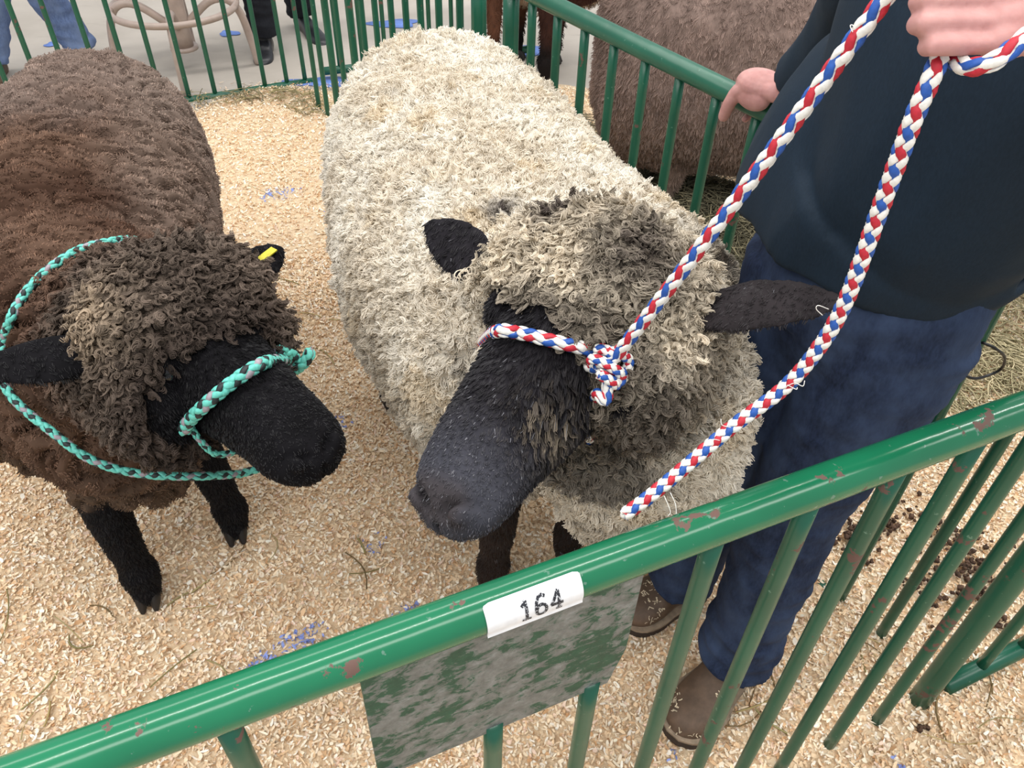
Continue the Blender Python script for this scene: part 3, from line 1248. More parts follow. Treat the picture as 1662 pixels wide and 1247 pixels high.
    col = np.clip(wool_col(p, None) * rng.normal(1, .06, len(p))[:, None], .004, .95)
    hair('wool', S, np.linspace(.0009, .0005, 4)[None] * np.ones((len(p), 1)), col, M_HAIR, root)
    # ---- crimped locks on crown and cheeks
    wv = (1 - cz) * smooth(.235, .17, np.linalg.norm(V - H.O, axis=1))
    p, n = scatter(V, Q, NV, 90000, wv)
    tt, ss, uu = H.local(p)
    S, cid, ci = wool(p, n, 5400, .023, curl=.0034, turns=2.0, k=11, lean=unit(H.b * .6 + A(0, 0, -.8)), lean_amt=.7, spread=.1, tipj=.6, tight=.68)
    col = np.clip(wool_col(p, None) * (rng.normal(1.08, .16, len(ci))[cid] * rng.normal(1, .08, len(p)))[:, None], .004, .95)
    bl = (np.linalg.norm(S[:, -1] - BLUE, axis=1) < .016)[:, None]
    col = np.where(bl, lin((44, 84, 166)), col)
    rad = np.linspace(.0007, .00045, 11)[None] * rng.uniform(.8, 1.2, (len(p), 1))
    c = hair('crown_wool', S, rad, col, M_HAIR, root)
    c['label'] = 'grey-brown crimped wool on crown and cheeks'
    # ---- short black hair on face, ears and legs
    p, n = scatter(V, Q, NV, 70000, cz * (1 - .55 * ce) * (1 - .5 * cl) * (1 - .6 * smooth(.285, .31, t)))
    tt, ss, uu = H.local(p)
    flow = np.where((p[:, 2:3] > .5), (H.b * .8 - H.u * .35)[None], A(0, 0, -1)[None])
    L = np.where(p[:, 2] > .5, .007 - .0045 * smooth(.17, .28, tt), .007)
    L = np.where(np.linalg.norm(p - eb, axis=1) < .26, np.where((p - eb) @ unit(et - eb) > .0, .004, L), L)
    cheek = np.exp(-(np.linalg.norm(p - CHK, axis=1) / .036) ** 2) * .9
    cheek2 = np.exp(-(np.linalg.norm(p - CHK2, axis=1) / .05) ** 2)
    L = L + .010 * np.clip(cheek + cheek2, 0, 1)
    S, cid, ci = wool(p, n, 9000, L, curl=.0004, turns=.6, k=4, lean=flow, lean_amt=1.7, spread=.2, tipj=.25, tight=.35)
    S = S + (fbm(S.reshape(-1, 3) * 90, 1).reshape(S.shape[:2]) * .004)[:, :, None] * (np.arange(4) / 3)[None, :, None] * np.clip(cheek + cheek2, 0, 1)[:, None, None]
    col = hair_col(p) * rng.normal(1, .18, (len(p), 1))
    wisp = np.clip(cheek * (.55 + .6 * rng.normal(size=len(ci))[cid]), 0, .9)[:, None]
    col = col * (1 - wisp) + lin((132, 120, 104)) * wisp
    wht = (rng.random(len(p)) < .03 * smooth(.16, .3, tt) + .006)[:, None]
    col = np.where(wht, lin((120, 120, 126)), col)
    rad = np.linspace(.0005, .00025, 4)[None] * np.ones((len(p), 1))
    hair('face_hair', S, rad, np.clip(col, .003, .9), M_FACE, root)
    for sg in (1, -1):
        e = MB().ell(H.p(.085, sg * .066, .022), (.020, .020, .020), (H.b, H.a, H.u), 20).build('eye', M_EYE, root)
    hooves(root, FL, (.3, -.95))
    return root, bv, V, Q


white, WBVH, WV, WQ = white_sheep()

# ------------------------------------------------------------------ the brown sheep
BH = Head(P(296, 542, d=1.10), cam3(.742, .383, .55), cam3(.74, -.50, -.45), 0.90)


def brown_sheep():
    H = BH
    root = thing('sheep', A(-.95, 1.5, 0), 'dark brown fleeced sheep with black face in teal halter', 'sheep')
    mb = MB()
    torso(mb, [(-1.145, 2.10, .56, .06, .12, .08), (-1.125, 2.04, .555, .18, .215, .18), (-1.08, 1.92, .55, .25, .245, .22), (-1.01, 1.65, .555, .285, .25, .25), (-.93, 1.4, .56, .285, .245, .25),
               (-.845, 1.2, .57, .265, .24, .245), (-.76, 1.04, .575, .21, .205, .22), (-.715, .95, .565, .10, .1, .14)])
    neck = [A(-.84, 1.2, .60), A(-.74, 1.07, .66), A(-.62, .97, .73), H.p(-.02, 0, -.035)]
    mb.add(*tube(spline(neck, 14), np.interp(np.linspace(0, 1, 14), [0, .5, 1], [.22, .18, .10]), 28, round_=True))
    bib = [A(-.74, 1.06, .62), A(-.68, .97, .58), A(-.66, .96, .48)]
    mb.add(*tube(spline(bib, 12), [(r, r) for r in np.interp(np.linspace(0, 1, 12), [0, .5, 1], [.18, .16, .10])], 24, round_=True))
    head_shape(mb, H)
    mb.ell(H.p(.0, 0, .05), (.085, .118, .062), (H.b, H.a, H.u), 24)
    mb.ell(H.p(-.035, 0, .0), (.08, .130, .10), (H.b, H.a, H.u), 24)
    mb.ell(H.p(.03, -.085, -.05), (.09, .055, .09), (H.b, H.a, H.u), 20)
    mb.ell(H.p(.02, .085, -.05), (.08, .05, .09), (H.b, H.a, H.u), 20)
    eb, et = P(165, 572, d=1.04), P(-55, 602, d=.99)
    ear_shape(mb, eb, et, cam3(.1, .5, -.85), .080)
    eb2, et2 = P(398, 446, d=1.17), P(461, 402, d=1.18)
    ear_shape(mb, eb2, et2, cam3(-.2, .2, -.9), .074)
    FL = [A(-.775, .955, 0), A(-.635, 1.135, 0), A(-1.18, 1.72, 0), A(-.93, 1.80, 0)]
    leg_shape(mb, A(-.83, 1.06, .42), A(-.80, .99, .26), A(-.782, .97, .08), FL[0] + A(0, 0, .035), .037)
    leg_shape(mb, A(-.70, 1.17, .42), A(-.66, 1.15, .26), A(-.64, 1.15, .08), FL[1] + A(0, 0, .035), .037)
    leg_shape(mb, A(-1.14, 1.85, .42), A(-1.17, 1.87, .26), A(-1.18, 1.75, .08), FL[2] + A(0, 0, .035), .036)
    leg_shape(mb, A(-.97, 1.9, .42), A(-.95, 1.93, .26), A(-.93, 1.83, .08), FL[3] + A(0, 0, .035), .036)
    V, Q = remesh(mb.V(), mb.f, .0036, 9)
    NV = vnormals(V, Q)
    axis = unit(A(.37, -1.1, 0))

    def coat(p):
        t, s, u = H.local(p)
        nz = fbm(p * 26, 2) * .02
        inhead = (np.abs(s) < .16) & (u > -.19) & (u < .2)
        line = .100 + .35 * np.clip(-u - .03, 0, .12) + nz
        face = inhead * smooth(-.008, .008, t - line)
        leg = 1 - smooth(.30, .34, p[:, 2] + fbm(p * 20, 2) * .025)
        d1 = np.linalg.norm(p - (eb + et) / 2, axis=1)
        ear1 = (d1 < np.linalg.norm(et - eb) * .62) * smooth(.0, .02, (p - eb) @ unit(et - eb))
        d2 = np.linalg.norm(p - (eb2 + et2) / 2, axis=1)
        ear2 = (d2 < np.linalg.norm(et2 - eb2) * .8) * smooth(.0, .02, (p - eb2) @ unit(et2 - eb2))
        return np.clip(np.maximum.reduce([face, leg, ear1, ear2]), 0, 1), np.maximum(ear1, ear2), leg

    cz, ce, cl = coat(V)
    hd = smooth(.235, .17, np.linalg.norm(V - H.O, axis=1))
    # fleece parts into short ridges that run across the back
    al, ac = V @ axis, V @ np.array([-axis[1], axis[0], 0])
    warp = fbm(V * 6, 2) * .05
    q = np.stack([(al + warp) * 40, ac * 17, V[:, 2] * 17], 1)
    ridge = np.minimum(np.abs(noise(q)) * 2.2, 1.0) ** .7 - .6
    q2 = np.stack([(al + warp) * 100, ac * 34, V[:, 2] * 34], 1)
    rr = (ridge * .027 + noise(q2) * .003) * (1 - hd) + (fbm(V * 26, 2) * .010) * hd
    V = V + NV * ((rr + noise(V * 6) * .006) * (1 - cz))[:, None]
    V = carve_face(V, NV, H)
    NV = vnormals(V, Q)

    def wool_col(p):
        n1, n2 = fbm(p * 5, 3), fbm(p * 16, 2)
        c = lin((84, 61, 49)) + (lin((114, 89, 74)) - lin((84, 61, 49))) * np.clip(.5 + n1, 0, 1)[:, None]
        # greyish rump and flank
        al, ac = p @ axis, p @ np.array([-axis[1], axis[0], 0])
        rump = smooth(-1.60, -2.1, al + n1 * .16)[:, None]
        c = c * (1 - rump * .8) + lin((150, 132, 122)) * rump * .8
        fl = (smooth(-.36, -.20, ac + n1 * .06) * smooth(-1.25, -1.5, al))[:, None]
        c = c * (1 - fl * .55) + lin((148, 131, 120)) * fl * .55
        dist = np.linalg.norm(p - H.O, axis=1)
        g = smooth(.25, .16, dist + n2 * .03)[:, None]
        c = c * (1 - g) + lin((98, 86, 77)) * (1 + .4 * n1[:, None] + .35 * n2[:, None]) * g
        t, s, u = H.local(p)
        tuft = (np.exp(-(np.linalg.norm(p - TUFT, axis=1) / .045) ** 2))[:, None]
        c = c * (1 - tuft * .8) + lin((168, 150, 128)) * tuft * .8
        band = (smooth(.055, .10, t) * (dist < .3))[:, None] * .6
        c = c * (1 - band) + lin((44, 36, 34)) * band
        low = smooth(.62, .40, p[:, 2] + n2 * .04)[:, None] * .6 * smooth(1.5, 1.2, p[:, 1])[:, None]
        c = c * (1 - low) + lin((104, 90, 76)) * low
        return np.clip(c, .003, .9)

    bv = bvh_of(V, Q)
    q = on_skin(bv, 148, 515, 0)
    TUFT = q if q is not None else A(9, 9, 9)

    def hair_col(p):
        n1 = fbm(p * 30, 2)[:, None]
        return np.clip(np.tile(lin((17, 16, 19)), (len(p), 1)) * (1 + .35 * n1), .002, .9)

    o = obj('body', V, Q, M_SKIN, root)
    groove = np.clip(.62 + ridge * .5, .3, 1.0)[:, None]
    set_tint(o, wool_col(V) * .6 * (1 - cz)[:, None] + hair_col(V) * cz[:, None])
    wv = (1 - cz) * (V[:, 2] > .22)
    p, n = scatter(V, Q, NV, 170000, wv)
    pal = np.stack([p @ axis + fbm(p * 6, 2) * .05, p @ np.array([-axis[1], axis[0], 0]), p[:, 2]], 1)
    S, cid, ci = wool(p, n, 14000, .0045, curl=.0006, turns=1.0, k=5, lean=-axis, lean_amt=.3, spread=.2, tipj=.3, ridge=axis,
                      flat=np.stack([axis * 2.6, np.array([-axis[1], axis[0], 0]), A(0, 0, 1)], 1), tight=.75)
    col = wool_col(p) * (rng.normal(1, .16, len(ci))[cid] * rng.normal(1, .1, len(p)))[:, None]
    rad = np.linspace(.0010, .0006, 5)[None] * rng.uniform(.8, 1.2, (len(p), 1))
    hair('wool', S, rad, np.clip(col, .003, .9), M_HAIR, root)
    # crown curls
    wv = (1 - cz) * smooth(.235, .17, np.linalg.norm(V - H.O, axis=1))
    p, n = scatter(V, Q, NV, 90000, wv)
    S, cid, ci = wool(p, n, 5200, .022, curl=.0036, turns=2.0, k=11, lean=unit(H.b * .6 + A(0, 0, -.8)), lean_amt=.7, spread=.1, tipj=.6, tight=.68)
    col = np.clip(wool_col(p) * (rng.normal(1.1, .2, len(ci))[cid] * rng.normal(1, .1, len(p)))[:, None], .003, .9)
    rad = np.linspace(.0007, .00045, 11)[None] * rng.uniform(.8, 1.2, (len(p), 1))
    c = hair('crown_wool', S, rad, col, M_HAIR, root)
    c['label'] = 'grey-brown curly wool on crown and cheeks'
    # face hair
    p, n = scatter(V, Q, NV, 60000, cz * (1 - .5 * ce) * (1 - .35 * cl) * (1 - .6 * smooth(.285, .31, H.local(V)[0])))
    tt, ss, uu = H.local(p)
    flow = np.where((p[:, 2:3] > .45), (H.b * .8 - H.u * .35)[None], A(0, 0, -1)[None])
    L = np.where(p[:, 2] > .45, .006 - .0035 * smooth(.17, .28, tt), .0055)
    S, cid, ci = wool(p, n, 9000, L, curl=.0004, turns=.6, k=4, lean=flow, lean_amt=1.7, spread=.2, tipj=.25, tight=.3)
    col = hair_col(p) * rng.normal(1, .2, (len(p), 1))
    rad = np.linspace(.0005, .00025, 4)[None] * np.ones((len(p), 1))
    hair('face_hair', S, rad, np.clip(col, .002, .9), M_FACE, root)
    for sg in (1, -1):
        MB().ell(H.p(.085, sg * .070, .022), (.020, .020, .020), (H.b, H.a, H.u), 20).build('eye', M_EYE, root)
    # yellow tag in the far ear
    c0 = eb2 * .45 + et2 * .55
    ax = unit(et2 - eb2)
    nn = cam3(-.2, .2, -.9)
    nn = unit(nn - ax * (nn @ ax))
    bb = np.cross(ax, nn)
    tv = []
    for h in (.007, .0095):
        for x, y in ((-.026, .002), (.016, .0), (.020, .010), (-.022, .014)):
            tv.append(c0 + ax * x + bb * y + nn * h + cam3(-.3, .6, -.3) * .006)
    tg = obj('ear_tag', tv, [(3, 2, 1, 0), (4, 5, 6, 7), (0, 1, 5, 4), (1, 2, 6, 5), (2, 3, 7, 6), (3, 0, 4, 7)], plain('yellow_tag', srgb(206, 196, 52), 0.5, 120, .12), root, smooth_=False)
    tg['label'] = 'yellow plastic ear tag'
    hooves(root, FL, (.3, -.9))
    return root, bv


brown, BBVH = brown_sheep()
# ================================================================== people
def skin_mat():
    m, nt, b = new_mat('skin')
    f = tex_noise(nt, 28, 4, 0.6)
    nt.links.new(ramp(nt, f, [(0.3, srgb(174, 122, 118)), (0.55, srgb(192, 142, 137)), (0.75, srgb(206, 162, 155))]), b.inputs['Base Color'])
    b.inputs['Roughness'].default_value = 0.6
    b.inputs['Subsurface Weight'].default_value = 0.12
    b.inputs['Subsurface Radius'].default_value = (0.01, 0.004, 0.002)
    b.inputs['Subsurface Scale'].default_value = 0.5
    f2 = tex_noise(nt, 240, 3)
    bump(nt, b, f2, 0.12, 0.002)
    return m


M_SKINH = skin_mat()


def cloth(name, col, scale=260, var=0.10, rough=0.85, fade=None):
    m, nt, b = new_mat(name)
    f = tex_noise(nt, scale, 2, 0.6, stretch=(1, 1, .35))
    lo = tuple(c * (1 - 2 * var) for c in col[:3]) + (1,)
    hi = tuple(min(1, c * (1 + 2 * var)) for c in col[:3]) + (1,)
    c = ramp(nt, f, [(0.3, lo), (0.7, hi)])
    if fade:
        f2 = tex_noise(nt, 10, 5, 0.65, stretch=(1, 1, .6))
        c = mix(nt, ramp(nt, f2, [(0.38, (0, 0, 0, 1)), (0.66, (1, 1, 1, 1))]), c, fade)
    nt.links.new(c, b.inputs['Base Color'])
    b.inputs['Roughness'].default_value = rough
    b.inputs['Specular IOR Level'].default_value = 0.2
    bump(nt, b, f, 0.12, 0.002)
    return m


M_SHIRT = cloth('navy_cloth', srgb(30, 44, 58), 420, 0.06, 0.7)
M_JEAN = cloth('blue_denim', srgb(33, 43, 66), 300, 0.16, 0.9, srgb(62, 77, 106))
M_PALEJEAN = cloth('washed_denim', srgb(96, 116, 158), 200, 0.12, 0.9, srgb(126, 146, 184))
M_BLACKCLOTH = cloth('black_cloth', srgb(30, 32, 38), 200, 0.1, 0.8)
M_GREYSHIRT = cloth('grey_cloth', srgb(120, 122, 126), 200, 0.1, 0.85)
M_BOOT = plain('brown_leather', srgb(98, 78, 62), 0.6, 40, 0.14, 0.15)
M_BLACKBOOT = plain('black_leather', srgb(34, 35, 40), 0.35, 40, 0.15, 0.1)
M_SOLE = plain('boot_sole', srgb(58, 46, 40), 0.7, 60, 0.15)
M_WELT = plain('boot_welt', srgb(150, 132, 112), 0.7, 60, 0.15)
M_HAIRP = plain('head_hair', srgb(70, 48, 34), 0.6, 90, 0.25, 0.2)
M_BTN = plain('stitch_thread', srgb(176, 160, 128), 0.7)


def boot(parent, ank, toe, mat, size=1.0, sole=None):
    """ank = ground point under the ankle, toe = ground point at the tip"""
    d = unit(A(toe[0] - ank[0], toe[1] - ank[1], 0))
    L = np.linalg.norm(A(toe[0] - ank[0], toe[1] - ank[1], 0))
    s = A(-d[1], d[0], 0)
    z0 = ank[2]
    heel = ank - d * .075 * size
    tot = L + .075 * size
    st = [(0.0, .012, .05, .03), (.05, .034, .058, .046), (.25, .039, .062, .052), (.45, .042, .056, .046), (.62, .050, .042, .034), (.80, .050, .034, .028), (.93, .036, .028, .022), (1.0, .010, .020, .008)]
    I = loft_spline(st, 26)
    V, Fs = [], []
    n = 20
    for t, w, zc, h in I:
        for k in range(n):
            th = 2 * math.pi * k / n
            x, y = math.cos(th), math.sin(th)
            V.append(heel + d * tot * t + s * max(.004, w) * size * math.copysign(abs(x) ** .8, x) + A(0, 0, max(.014, (zc + max(.004, h) * y) * size)))
    m = len(I)
    for i in range(m - 1):
        for k in range(n):
            a, b2 = i * n + k, i * n + (k + 1) % n
            Fs.append((a, b2, b2 + n, a + n))
    Fs += [tuple(range(n)), tuple(range((m - 1) * n, m * n))]
    mb = MB()
    mb.add(V, Fs)
    mb.add(*tube([ank + A(0, 0, .05), ank + A(0, 0, .14) - d * .008, ank + A(0, 0, .24) - d * .01], [(.044 * size, .04 * size), (.044 * size, .04 * size), (.05 * size, .046 * size)], 18, up=d, round_=True))
    V, Q = remesh(mb.V(), mb.f, .006, 4)
    V[:, 2] += 0
    r = thing('boot', ank - wloc(parent), None, None)
    r.parent = parent
    obj('upper', V + A(0, 0, z0), Q, mat, r)
    for nm, zz, hgt, grow, mm in (('sole', 0.0, .022, 1.10, sole or M_SOLE), ('welt', .021, .006, 1.14, M_WELT if mat is M_BOOT else M_SOLE)):
        V, n2 = [], 44
        prof = np.array([(t, w) for t, w, _, _ in loft_spline([(0.0, .012, 0, 0), (.02, .028, 0, 0)] + st[1:], 22)])
        rim = [(t, w * grow + .002) for t, w in prof] + [(t, -w * grow - .002) for t, w in prof[::-1]]
        for z in (zz, zz + hgt):
            for t, w in rim:
                V.append(heel + d * (tot * (-.012 + 1.03 * t)) + s * w * size + A(0, 0, z0 + z))
        k = len(rim)
        Fs = [tuple(range(k - 1, -1, -1)), tuple(range(k, 2 * k))] + [(i, (i + 1) % k, k + (i + 1) % k, k + i) for i in range(k)]
        obj(nm, V, Fs, mm, r, smooth_=False)
    return r


def finger(mb, pts, r0, r1):
    c = spline(pts, 16)
    mb.add(*tube(c, np.interp(np.linspace(0, 1, 16), [0, .33, .36, .66, .7, 1], [r0, r0 * .93, r0 * 1.0, r1 * 1.05, r1 * 1.06, r1 * .9]), 12, round_=True))


def build_person(label, J, mats, voxel=.012, hands=None, wrinkle=.006, sleeve=True, group=None, hem=None, toe=None, boots=M_BOOT, torso_w=1.0):
    g = J['pelvis']
    root = thing('person', A(g[0], g[1], J.get('ground', 0.0)), label, 'person', group)
    f = unit(A(*J['face'], 0))
    lat = A(f[1], -f[0], 0)                       # the person's right
    up = A(0, 0, 1)
    skin, shirt, jean = mats
    # ---- the body: one continuous figure
    mb = MB()
    hc = J['head']
    mb.ell(hc, (.098, .076, .118), (f, lat, up), 24)
    mb.ell(hc + f * .045 - up * .055, (.055, .054, .060), (f, lat, up), 18)       # jaw
    mb.ell(hc + f * .098 - up * .010, (.018, .014, .026), (f, lat, up), 12)       # nose
    mb.ell(hc + f * .090 - up * .058, (.013, .026, .010), (f, lat, up), 12)       # mouth
    for s in (1, -1):
        mb.ell(hc + lat * s * .078 - f * .005 - up * .01, (.022, .010, .032), (f, lat, up), 12)
        mb.ell(hc + f * .082 + lat * s * .033 + up * .022, (.014, .022, .008), (f, lat, up), 12)
    ch, pe, nk = J['chest'], J['pelvis'], J['neck']
    mb.add(*tube(spline([nk - up * .06, nk, hc - up * .05], 8), .056, 18, round_=True))
    tor = loft_spline([np.r_[pe - up * .08, .10, .15], np.r_[pe, .105, .155], np.r_[(pe * .5 + ch * .5), .10, .145], np.r_[ch, .11, .17], np.r_[ch * .4 + nk * .6, .09, .16], np.r_[nk, .06, .07]], 26)
    mb.add(*tube(tor[:, :3], tor[:, 3:5], 28, up=f, round_=True))
    for s in ('L', 'R'):
        sh, el, wr = J['sh' + s], J['el' + s], J['wr' + s]
        mb.add(*tube(spline([sh, el, wr], 22), np.interp(np.linspace(0, 1, 22), [0, .25, .5, .62, 1], [.055, .047, .040, .042, .027]), 16, round_=True))
        hp, kn, an = J['hip' + s], J['kn' + s], J['an' + s]
        mb.add(*tube(spline([hp, kn, an], 24), np.interp(np.linspace(0, 1, 24), [0, .3, .5, .62, 1], [.080, .066, .048, .050, .032]), 16, round_=True))
    if hands:
        hands(mb)
    else:
        for s in ('L', 'R'):
            w, e = J['wr' + s], J['el' + s]
            d = unit(w - e)
            n1 = unit(np.cross(d, lat))
            c = w + d * .055
            mb.ell(c, (.052, .018, .040), (d, lat, n1), 14)
            for k in range(4):
                b0 = c + d * .03 + n1 * (.03 - .02 * k)
                ln = (.066, .075, .07, .055)[k]
                finger(mb, [b0, b0 + d * ln * .5, b0 + d * ln * .8 - lat * .008, b0 + d * ln - lat * .02], .009, .0075)
            finger(mb, [w + d * .02 + n1 * .025, w + d * .05 + n1 * .048, w + d * .085 + n1 * .052, w + d * .10 + n1 * .048], .011, .009)
    V, Q = remesh(mb.V(), mb.f, voxel, 2 if hands else 3)
    obj('body', V, Q, skin, root)
    hm = MB()
    hm.ell(hc - f * .012 + up * .022, (.100, .086, .112), (f, lat, up), 24)
    hv = hm.V()
    keep_ = lambda p: ((p - hc) @ f < .075 + .25 * ((p - hc) @ up - .09))
    V, Q = remesh(hv, hm.f, .008, 1)
    cz = np.array([keep_(p) and (p - hc)[2] > -.085 for p in V])
    Q = Q[cz[Q].all(1)]
    obj('hair', V + vnormals(V, Q) * (noise(V * 60) * .003)[:, None], Q, M_HAIRP, root)
    for s in (1, -1):
        MB().ell(hc + f * .083 + lat * s * .033 + up * .004, (.012, .013, .012), (f, lat, up), 12).build('eye', M_EYE, root)
    # ---- shirt
    mb = MB()
    if hem is None:
        hem = [np.r_[pe - up * .03, .145, .185], np.r_[pe + up * .06, .14, .18]]
    tor = loft_spline(list(hem) + [np.r_[(pe * .5 + ch * .5), .132 * torso_w, .178 * torso_w], np.r_[ch, .132 * torso_w, .195 * torso_w], np.r_[ch * .45 + nk * .55, .108, .178], np.r_[nk + up * .005, .072, .085]], 40)
    mb.add(*tube(tor[:, :3], tor[:, 3:5], 40, up=f))
    for s in ('L', 'R'):
        sh, el, wr = J['sh' + s], J['el' + s], J['wr' + s]
        pts = spline([sh - (sh - ch) * .25, sh, el, wr - (wr - el) * (.10 if sleeve else .9)], 30)
        mb.add(*tube(pts, np.interp(np.linspace(0, 1, 30), [0, .2, .55, .7, 1], [.075, .072, .060, .056, .044]), 22))
    V, Q = remesh(mb.V(), mb.f, max(.007, voxel * .8), 4)
    NV = vnormals(V, Q)
    w1 = fbm(np.stack([V @ lat * 7, V @ f * 7, V[:, 2] * 2.4], 1), 3)
    fold = noise(np.stack([V @ lat * 9 + V[:, 2] * 3.5, V @ f * 9, V[:, 2] * 1.3], 1))
    V = V + NV * (w1 * wrinkle + (1 - np.abs(fold) * 2) * wrinkle * 1.2 * smooth(1.35, .95, V[:, 2]))[:, None]
    o = obj('shirt', V, Q, shirt, root)
    # ---- jeans
    mb = MB()
    mb.add(*tube([pe + up * .10, pe + up * .03, pe - up * .03, pe - up * .13], [(.118, .165), (.124, .168), (.13, .175), (.115, .165)], 30, up=f, round_=True))
    for s in ('L', 'R'):
        hp, kn, an = J['hip' + s], J['kn' + s], J['an' + s]
        pts = spline([hp + up * .02, hp * .5 + kn * .5, kn, kn * .45 + an * .55, an + up * J.get('hemz', .05)], 30)
        rr = np.interp(np.linspace(0, 1, 30), [0, .2, .5, .8, 1], [.106, .100, .084, .078, .080]) * J.get('legw', 1.0)
        mb.add(*tube(pts, rr, 24))
    V, Q = remesh(mb.V(), mb.f, max(.008, voxel * .8), 3)
    NV = vnormals(V, Q)
    w1 = fbm(np.stack([V[:, 0] * 7, V[:, 1] * 7, V[:, 2] * 10], 1), 3) + .5 * fbm(np.stack([V[:, 0] * 14, V[:, 1] * 14, V[:, 2] * 46], 1), 2)
    w2 = np.abs(noise(np.stack([V[:, 0] * 5 + V[:, 2] * 9, V[:, 1] * 5, V[:, 2] * 16], 1)))
    low = smooth(.4, .1, V[:, 2])
    V = V + NV * (w1 * wrinkle * .8 - w2 * .012 * (low + .4))[:, None]
    obj('jeans', V, Q, jean, root)
    for s in ('L', 'R'):
        an = J['an' + s].copy()
        an[2] = J.get('ground', 0.0)
        boot(root, an, A(*J['toe' + s], J.get('ground', 0.0)), boots)
    return root


# ------------------------------------------------------------------ the handler
RT = unit(A(-.56, .828, 0))                       # along the rail behind the handler
RN = A(-.828, -.56, 0)                            # into the pen
RC = A(.466, 1.432, RAIL_Z)


def rc(s, n, z):
    return RC + RT * s + RN * n + A(0, 0, z)


def handler_hands(mb):
    # left hand: a fist round the rope, back of the hand to the camera, thumb on top
    yk = (-40, 0, 37, 73)
    xp = (1500, 1490, 1487, 1502)
    for k in range(4):
        r = (.0073, .0074, .0073, .0069)[k]
        K = P(1632 - 4 * k, yk[k] - 2, d=.556)
        finger(mb, [P(1690 - 6 * k, yk[k] * .8, d=.562), K, P(xp[k] + 12, yk[k] + 2, d=.548), P(xp[k] + 14, yk[k] + 4, d=.578), P(1572, yk[k] + 2, d=.586)], r * 1.04, r * .92)
        # metacarpals run back to the wrist
        mb.add(*tube(spline([K, P(1720, yk[k] * .55, d=.566), P(1800, yk[k] * .35 + 5, d=.575)], 8), [.0125, .0135, .014, .0145, .015, .0155, .016, .016], 12, round_=True))
    mb.ell(P(1715, 12, d=.580), (.050, .040, .018), (Rv, Uv, Fv), 18)
    finger(mb, [P(1730, -50, d=.590), P(1650, -78, d=.586), P(1580, -82, d=.575), P(1510, -70, d=.562)], .0135, .0105)
    # right hand: palm over the rail, fingers down the far side and under, thumb on the near side
    W = P(1270, 142, z=.985)
    for k in range(4):
        s = .002 + .0205 * k
        ln = (.9, 1.0, 1.0, .95)[k]
        K = rc(s, -.008, .040)
        finger(mb, [K, rc(s + .003, -.036, .020 * ln), rc(s + .004, -.036, -.018 * ln), rc(s + .004, -.008, -.040 * ln)], .0098, .0078)
        mb.add(*tube(spline([K, K * .5 + W * .5 + A(0, 0, .004), W], 8), [.012, .0135, .015, .016, .017, .018, .019, .019], 12, round_=True))
    c = rc(.035, .012, .046)
    mb.ell(c, (.046, .042, .025), (RT, RN, A(0, 0, 1)), 18)
    mb.ell(rc(.030, .032, .030), (.040, .020, .026), (RT, RN, A(0, 0, 1)), 18)
    finger(mb, [W + A(-.005, -.02, -.005), rc(.050, .038, .036), rc(.068, .044, .006), rc(.080, .040, -.026)], .0165, .0122)


JH = dict(face=(-.87, -.5), pelvis=A(.505, .955, .93), chest=A(.515, .905, 1.26), neck=A(.515, .90, 1.44), head=A(.485, .885, 1.60),
          shR=A(.43, 1.065, 1.385), elR=A(.495, 1.265, 1.16), wrR=P(1285, 142, z=.995), shL=A(.61, .745, 1.385), elL=A(.62, .565, 1.17), wrL=P(1810, 8, d=.578),
          hipR=A(.455, 1.03, .86), knR=A(.415, 1.005, .5), anR=A(.365, .995, .06), hipL=A(.545, .885, .86), knL=A(.488, .875, .5), anL=A(.452, .812, .06),
          toeR=(.245, .935), toeL=(.330, .684), hemz=.03, legw=.98)
hemst = [np.r_[A(.509, 1.004, .968), .172, .213], np.r_[A(.506, .998, .998), .168, .210], np.r_[A(.510, .962, 1.07), .152, .205]]
handler = build_person('handler in navy shirt, blue jeans and brown boots holding the striped rope', JH, (M_SKINH, M_SHIRT, M_JEAN), voxel=.0023, hands=handler_hands,
                       wrinkle=.007, hem=hemst)
# ================================================================== braided ropes
M_WHITEROPE = plain('white_braid', srgb(232, 230, 224), 0.6, 300, .06)
M_REDROPE = plain('red_braid', srgb(186, 34, 52), 0.6, 300, .08)
M_BLUEROPE = plain('blue_braid', srgb(34, 84, 166), 0.6, 300, .08)
M_TEALROPE = plain('teal_braid', srgb(98, 192, 178), 0.55, 200, .10)
M_BLACKROPE = plain('black_braid', srgb(28, 38, 40), 0.6, 200, .1)
M_GREYROPE = plain('grey_braid', srgb(150, 142, 150), 0.6, 200, .1)


